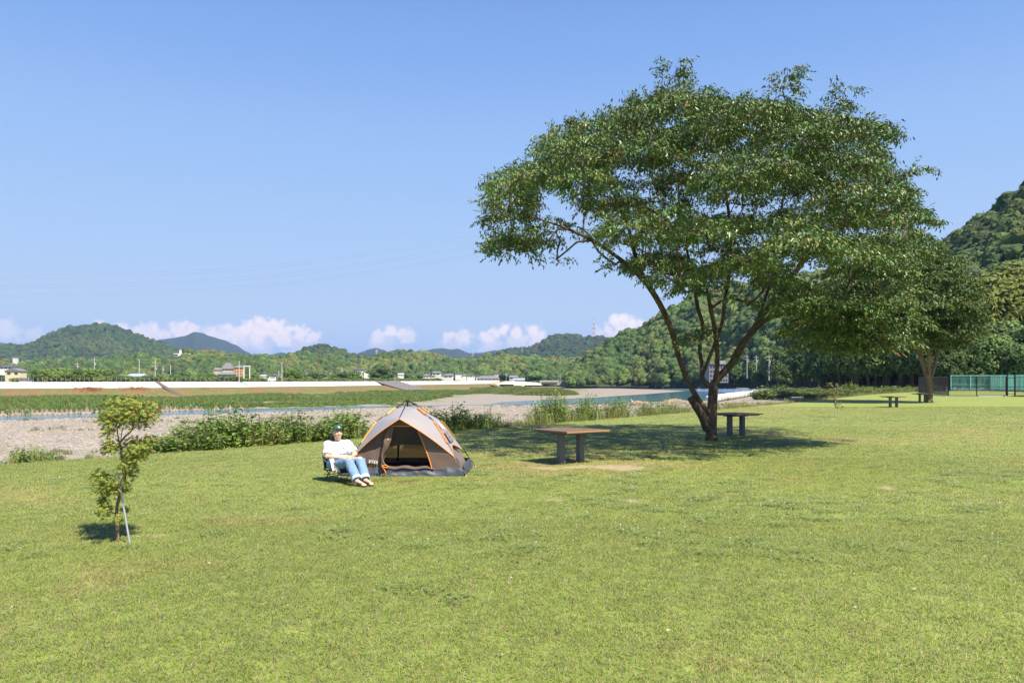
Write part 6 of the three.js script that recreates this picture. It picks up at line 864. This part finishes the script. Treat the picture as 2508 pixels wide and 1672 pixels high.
  const toes = []; for (const [a, t] of [[J.anR, J.toR], [J.anL, J.toL]]) { const dir = t.clone().sub(a).setY(0).normalize(), sd = V(dir.z, 0, -dir.x); for (let k = 0; k < 5; k++) { const b = t.clone().setY(0.04).addScaledVector(sd, (k - 2) * 0.017); toes.push([b, b.clone().addScaledVector(dir, 0.032 - 0.004 * abs(k - 1.5)), 0.0125, 0.0105]); } }
  const feetB = [...foot(J.anR, J.toR), ...foot(J.anL, J.toL), ...toes];
  const bodySdf = (x, y, z) => {
    let d = cap(x, y, z, J.neck.clone().add(V(0, -0.03, 0)), HP(0, -0.06, -0.015), 0.062, 0.054); d = smin(d, hd(x, y, z), 0.03);
    d = smin(d, cap(x, y, z, J.chest, J.waist, 0.11, 0.11), 0.06); d = smin(d, cap(x, y, z, J.shR, J.shL, 0.055, 0.055), 0.05); d = smin(d, cap(x, y, z, J.chest, J.neck, 0.09, 0.06), 0.05);
    d = smin(d, cap(x, y, z, J.hipR, J.hipL, 0.10, 0.10), 0.06); d = smin(d, cap(x, y, z, J.waist, J.hipR, 0.1, 0.09), 0.05);
    for (const k of ['R', 'L']) { d = smin(d, cap(x, y, z, J['sh' + k], J['el' + k], 0.05, 0.040), 0.03); d = smin(d, cap(x, y, z, J['el' + k], J['wr' + k], 0.040, 0.027), 0.02); d = smin(d, cap(x, y, z, J['hip' + k], J['kn' + k], 0.075, 0.05), 0.03); d = smin(d, cap(x, y, z, J['kn' + k], J['an' + k], 0.05, 0.034), 0.02); }
    d = smin(d, cap(x, y, z, J.wrR, handR, 0.026, 0.036), 0.015); d = smin(d, cap(x, y, z, J.wrL, handL, 0.026, 0.036), 0.015);
    for (const [a, b, p, q] of fing) d = smin(d, cap(x, y, z, a, b, p, q), 0.006);
    for (const [a, b, p, q] of feetB) d = smin(d, cap(x, y, z, a, b, p, q), 0.008); return d; };
  part('body', surf(bodySdf, [-0.42, -0.01, -0.45], [0.75, 1.02, 0.92], 0.0088), skin, T);
  const fold = (x, y, z, f, a) => (n3(x * f, y * f * 0.6, z * f) - 0.5) * a;
  const teeSdf = (x, y, z) => { // loose short-sleeved shirt
    const ch = J.chest, wa = J.waist; let d = cap(x, y, z, ch.clone().add(V(0, 0.02, 0)), wa, 0.155, 0.15); d = smin(d, cap(x, y, z, J.shR, J.shL, 0.075, 0.075), 0.08); d = smin(d, cap(x, y, z, ch, J.neck.clone().add(V(0, -0.02, 0)), 0.12, 0.07), 0.05);
    for (const k of ['R', 'L']) { const e = J['sh' + k].clone().lerp(J['el' + k], 0.86); let s = cap(x, y, z, J['sh' + k], e, 0.078, 0.088); const ax = J['el' + k].clone().sub(J['sh' + k]).normalize(); s = max(s, (x - e.x) * ax.x + (y - e.y) * ax.y + (z - e.z) * ax.z - 0.0); d = smin(d, s, 0.05); }
    d += fold(x, y, z, 17, 0.018); const nk = hypot(x - J.neck.x, (y - J.neck.y - 0.035) * 1.25, z - J.neck.z) - 0.068; d = max(d, -nk); return max(d, wa.y - 0.07 - y); };
  const shirt = part('t_shirt', surf(teeSdf, [-0.46, 0.10, -0.45], [0.46, 0.82, 0.5], 0.0115), tee, T);
  const jeanSdf = (x, y, z) => { let d = cap(x, y, z, J.hipR, J.hipL, 0.125, 0.125); for (const k of ['R', 'L']) { const an = J['an' + k].clone().add(V(0, 0.025, 0)); d = smin(d, cap(x, y, z, J['hip' + k], J['kn' + k], 0.108, 0.082), 0.03); let s = cap(x, y, z, J['kn' + k], an, 0.083, 0.078); const ax = an.clone().sub(J['kn' + k]).normalize(); s = max(s, (x - an.x) * ax.x + (y - an.y) * ax.y + (z - an.z) * ax.z); d = smin(d, s, 0.025); } d += fold(x, y, z, 19, 0.022); return max(d, y - J.waist.y - 0.07); };
  const jeans = part('jeans', surf(jeanSdf, [-0.36, 0.06, -0.4], [0.74, 0.56, 0.86], 0.0115), denim, T);
  for (const k of ['R', 'L']) { const an = J['an' + k].clone().add(V(0, 0.025, 0)), ax = an.clone().sub(J['kn' + k]).normalize(); part('cuff', limb([an.clone().addScaledVector(ax, -0.055), an.clone().addScaledVector(ax, -0.05), an.clone().addScaledVector(ax, 0.0), an.clone().addScaledVector(ax, 0.003)], [0.080, 0.087, 0.087, 0.078], 16, false), mat([0.46, 0.58, 0.72], { side: THREE.DoubleSide }), jeans); }
  // face details
  for (const k of [-1, 1]) { part('eye', new THREE.SphereGeometry(0.011, 10, 8).scale(1, 0.55, 0.6).translate(...HP(k * 0.031, 0.012, 0.087).toArray()), mat([0.10, 0.07, 0.06], { roughness: 0.3 }), T); part('eyebrow', limb([HP(k * 0.015, 0.034, 0.097), HP(k * 0.032, 0.038, 0.092), HP(k * 0.048, 0.033, 0.08)], [0.004, 0.0045, 0.003], 6), mat([0.03, 0.02, 0.018]), T); }
  part('teeth', limb([HP(-0.020, -0.064, 0.080), HP(0, -0.066, 0.087), HP(0.020, -0.064, 0.080)], 0.0055, 6), mat([0.75, 0.73, 0.70]), T); part('lips', limb([HP(-0.025, -0.070, 0.078), HP(0, -0.076, 0.090), HP(0.025, -0.070, 0.078)], [0.003, 0.006, 0.003], 6), mat([0.42, 0.18, 0.15]), T);
  // hair: long behind the neck and at the sides
  const hairF = (x, y, z) => { let d = cap(x, y, z, HP(0, 0.03, -0.035), HP(0, -0.02, -0.055), 0.082, 0.078); d = smin(d, cap(x, y, z, HP(-0.045, -0.03, -0.07), HP(-0.06, -0.145, -0.085), 0.048, 0.04), 0.03); d = smin(d, cap(x, y, z, HP(0.045, -0.03, -0.06), HP(0.055, -0.13, -0.065), 0.042, 0.03), 0.03); d = smin(d, cap(x, y, z, HP(0, -0.03, -0.075), HP(0, -0.15, -0.095), 0.06, 0.045), 0.03); for (const k of [-1, 1]) d = smin(d, cap(x, y, z, HP(k * 0.073, 0.03, 0.02), HP(k * 0.074, -0.01, 0.025), 0.010, 0.006), 0.008); return d + fold(x, y, z, 45, 0.012); };
  part('hair', surf(hairF, hc.clone().sub(V(0.22, 0.26, 0.22)).toArray(), hc.clone().add(V(0.22, 0.18, 0.22)).toArray(), 0.007), mat([0.022, 0.014, 0.012], { roughness: 0.5 }), T);
  // cap
  const capM = mat([0.012, 0.085, 0.075], { roughness: 0.85 }), cg = part('cap', sheet((u, v) => { const a = u * 2 * PI, e = v * PI / 2; return HP(cos(a) * 0.089 * cos(e), 0.052 + 0.088 * sin(e) * (1 - 0.06 * cos(2 * a)), sin(a) * 0.108 * cos(e) - 0.004); }, 32, 12), capM, T);
  part('peak', [sheet((u, v) => { const a = (u - 0.5) * 2.3, r0 = 0.0, l = v * 0.056; return HP(sin(a) * (0.089 + l * 0.25), 0.056 - 0.010 * v - 0.018 * a * a * 0.35 + 0.004, cos(a) * 0.104 - 0.004 + l * cos(a * 0.55) * 0.9); }, 16, 6), sheet((u, v) => { const a = (u - 0.5) * 2.3, l = v * 0.056; return HP(sin(a) * (0.089 + l * 0.25), 0.056 - 0.010 * v - 0.018 * a * a * 0.35, cos(a) * 0.104 - 0.004 + l * cos(a * 0.55) * 0.9); }, 16, 6)], capM, cg); part('button', new THREE.SphereGeometry(0.008, 8, 6).translate(...HP(0, 0.141, -0.004).toArray()), capM, cg);
  { const gs = []; for (let i = 0; i < 9; i++) { const a = i / 8 * 2 * PI; gs.push([cos(a) * 0.016, sin(a) * 0.016]); } const onCap = ([x, y]) => { const e = (0.032 + y) / 0.088, c = sqrt(max(0.02, 1 - e * e - (x / 0.09) ** 2)); return HP(x, 0.085 + y, 0.110 * c + 0.002); }; part('emblem', [limb(gs.map(onCap), 0.0045, 5), limb([onCap([0.004, -0.006]), onCap([0.02, -0.02])], 0.004, 5), limb([onCap([-0.008, 0]), onCap([0.008, 0.004])], 0.0035, 5)], mat([0.75, 0.75, 0.72]), cg); }
  // sandals
  const sand = mat([0.035, 0.022, 0.022], { roughness: 0.6 });
  for (const [a, t] of [[J.anR, J.toR], [J.anL, J.toL]]) { const dir = t.clone().sub(a).setY(0).normalize(), sd = V(dir.z, 0, -dir.x), heel = a.clone().setY(0).addScaledVector(dir, -0.045), L = t.clone().setY(0).sub(heel).length() + 0.045; const s = new THREE.Shape(); const N = 28; for (let i = 0; i <= N; i++) { const q = i / N * 2 * PI, l = (0.5 - 0.5 * cos(q)) , w = 0.043 + 0.01 * l; const x = l * L, y = sin(q) > 0 ? w * pow(sin(q), 0.6) : -w * pow(-sin(q), 0.6); i ? s.lineTo(x, y) : s.moveTo(x, y); } const g = new THREE.ExtrudeGeometry(s, { depth: 0.014, bevelEnabled: true, bevelSize: 0.004, bevelThickness: 0.004, bevelSegments: 2 }); g.rotateX(-PI / 2); g.rotateY(atan2(-dir.z, dir.x)); g.translate(heel.x, 0.004, heel.z); const so = part('sandal', g, sand, T); for (const [f, h, w] of [[0.62, 0.082, 0.026], [0.40, 0.098, 0.024]]) { const c = heel.clone().addScaledVector(dir, L * f); const arc = Array.from({ length: 11 }, (_, i) => { const q = PI * i / 10; return c.clone().addScaledVector(sd, cos(q) * 0.05).setY(0.016 + sin(q) * (h - 0.016)); }); part('strap', sheet((u, v) => { const i = min(9, floor(u * 10)), p = arc[i].clone().lerp(arc[i + 1], u * 10 - i); return p.addScaledVector(dir, (v - 0.5) * w * 2); }, 20, 2), sand, so); } }
  // watch, shirt pocket piping
  { const d = handL.clone().sub(J.wrL).normalize(), c = J.wrL.clone().addScaledVector(d, -0.02); part('wristwatch', [limb([c.clone().addScaledVector(d, -0.011), c.clone().addScaledVector(d, 0.011)], 0.033, 14, false), new THREE.CylinderGeometry(0.017, 0.017, 0.01, 14).translate(c.x, c.y + 0.034, c.z)], mat([0.55, 0.56, 0.58], { metalness: 0.6, roughness: 0.35 }), T); }
  const front = (px, py) => { let d = 13.35; for (; d < 14; d += 0.004) { const p = rel(P(px, py, d)); if (teeSdf(p.x, p.y, p.z) < 0.004) break; } return rel(P(px, py, d - 0.012)); };
  const zp = (x, y) => front(780 + x / 8.7125, 1030 + y / 8.7125);
  part('pocket_seam', [limb([zp(425, 575), zp(435, 630), zp(452, 692)], 0.0022, 5), limb(smooth([zp(540, 580), zp(575, 610), zp(600, 650), zp(603, 688), zp(565, 705)], 16), 0.0035, 5), limb([zp(440, 690), zp(520, 690), zp(598, 686)], 0.002, 4)], mat([0.06, 0.06, 0.09]), shirt);
  const sg = thing('sunglasses', 'dark folded sunglasses hooked on the chest pocket of the white T-shirt', 'sunglasses', O); const gm = mat([0.02, 0.02, 0.025], { roughness: 0.2 });
  for (const [x0, x1] of [[452, 492], [530, 566]]) { const a = zp(x0, 712), b = zp(x1, 712), e = new THREE.SphereGeometry(1, 12, 8); e.scale(a.distanceTo(b) / 2, 0.010, 0.006).translate((a.x + b.x) / 2, (a.y + b.y) / 2, (a.z + b.z) / 2 + 0.006); part('lens', e, gm, sg); } part('bridge', limb([zp(490, 705), zp(510, 700), zp(532, 705)], 0.0035, 5), gm, sg); part('temple_arm', limb([zp(566, 706), zp(590, 690), zp(575, 640), zp(530, 580)], 0.003, 5), gm, sg); part('hinge', new THREE.SphereGeometry(0.009, 8, 6).translate(...zp(532, 580).toArray()), gm, sg);
  // towel hanging from the chair
  const C = thing('camp_chair', 'low black folding camp chair with crossed metal legs', 'chair', O), metal = mat([0.09, 0.09, 0.10], { metalness: 0.5, roughness: 0.35 }), fab = mat([0.018, 0.018, 0.022]), wood = mat([0.16, 0.045, 0.03], { roughness: 0.5 });
  const q = (px, py, d) => rel(P(px, py, d)), Fd = V(0.62, 0, 0.78).normalize(), Sd = V(Fd.z, 0, -Fd.x), base = V(0.05, 0, -0.05), c = (f, y, s) => base.clone().addScaledVector(Fd, f).addScaledVector(Sd, s).setY(y);
  for (const s of [-0.22, 0.22]) { part('side_rail', limb([c(-0.24, 0.20, s), c(0.22, 0.215, s)], 0.014, 8), wood, C); part('leg', limb([c(-0.24, 0.0, s), c(0.02, 0.2, s)], 0.010, 7), metal, C); part('leg', limb([c(0.14, 0.0, s), c(-0.12, 0.2, s)], 0.010, 7), metal, C); part('back_post', limb([c(-0.20, 0.20, s), c(-0.27, 0.42, s), c(-0.31, 0.50, s)], 0.010, 7), metal, C); part('arm_strap', limb([c(-0.27, 0.40, s * 1.05), c(-0.05, 0.33, s * 1.05)], 0.011, 6), mat([0.6, 0.6, 0.62]), C); }
  for (const f of [-0.18, 0.1]) part('cross_bar', limb([c(f, 0.12, -0.25), c(f, 0.12, 0.25)], 0.008, 6), metal, C);
  part('seat', sheet((u, v) => { const p = c(lerp(-0.24, 0.22, v), 0.22 - 0.05 * sin(PI * u), lerp(-0.25, 0.25, u)); return p; }, 12, 10), fab, C); part('backrest', sheet((u, v) => c(lerp(-0.20, -0.34, v) - 0.03 * sin(PI * u), lerp(0.22, 0.50, v), lerp(-0.21, 0.21, u)), 12, 10), fab, C);
  const tw = thing('white_towel', 'white towel hanging over the side of the camp chair', 'towel', O), t0 = q(814, 1126, 13.52), t1 = q(826, 1155, 13.50);
  part('cloth', [sheet((u, v) => { const p = V(lerp(t0.x - 0.005, t1.x - 0.015, v), lerp(t0.y, t1.y, v), t0.z); p.x += (u - 0.5) * lerp(0.07, 0.125, v); p.z += 0.014 * sin(u * 9 + v * 3) * v + 0.025; return p; }, 18, 14), sheet((u, v) => { const p = V(lerp(t0.x - 0.02, t1.x - 0.02, v), lerp(t0.y + 0.004, t1.y - 0.02, v * 0.9), t0.z - 0.015); p.x += (u - 0.5) * 0.09; p.z += 0.012 * sin(u * 7 + 1); return p; }, 12, 10)], mat([0.78, 0.77, 0.80], { side: THREE.DoubleSide }), tw); part('knot', new THREE.SphereGeometry(0.038, 12, 8).scale(1.3, 0.6, 0.8).translate(t0.x - 0.01, t0.y, t0.z), mat([0.78, 0.77, 0.80]), tw);
}

renderer.render(scene, camera);
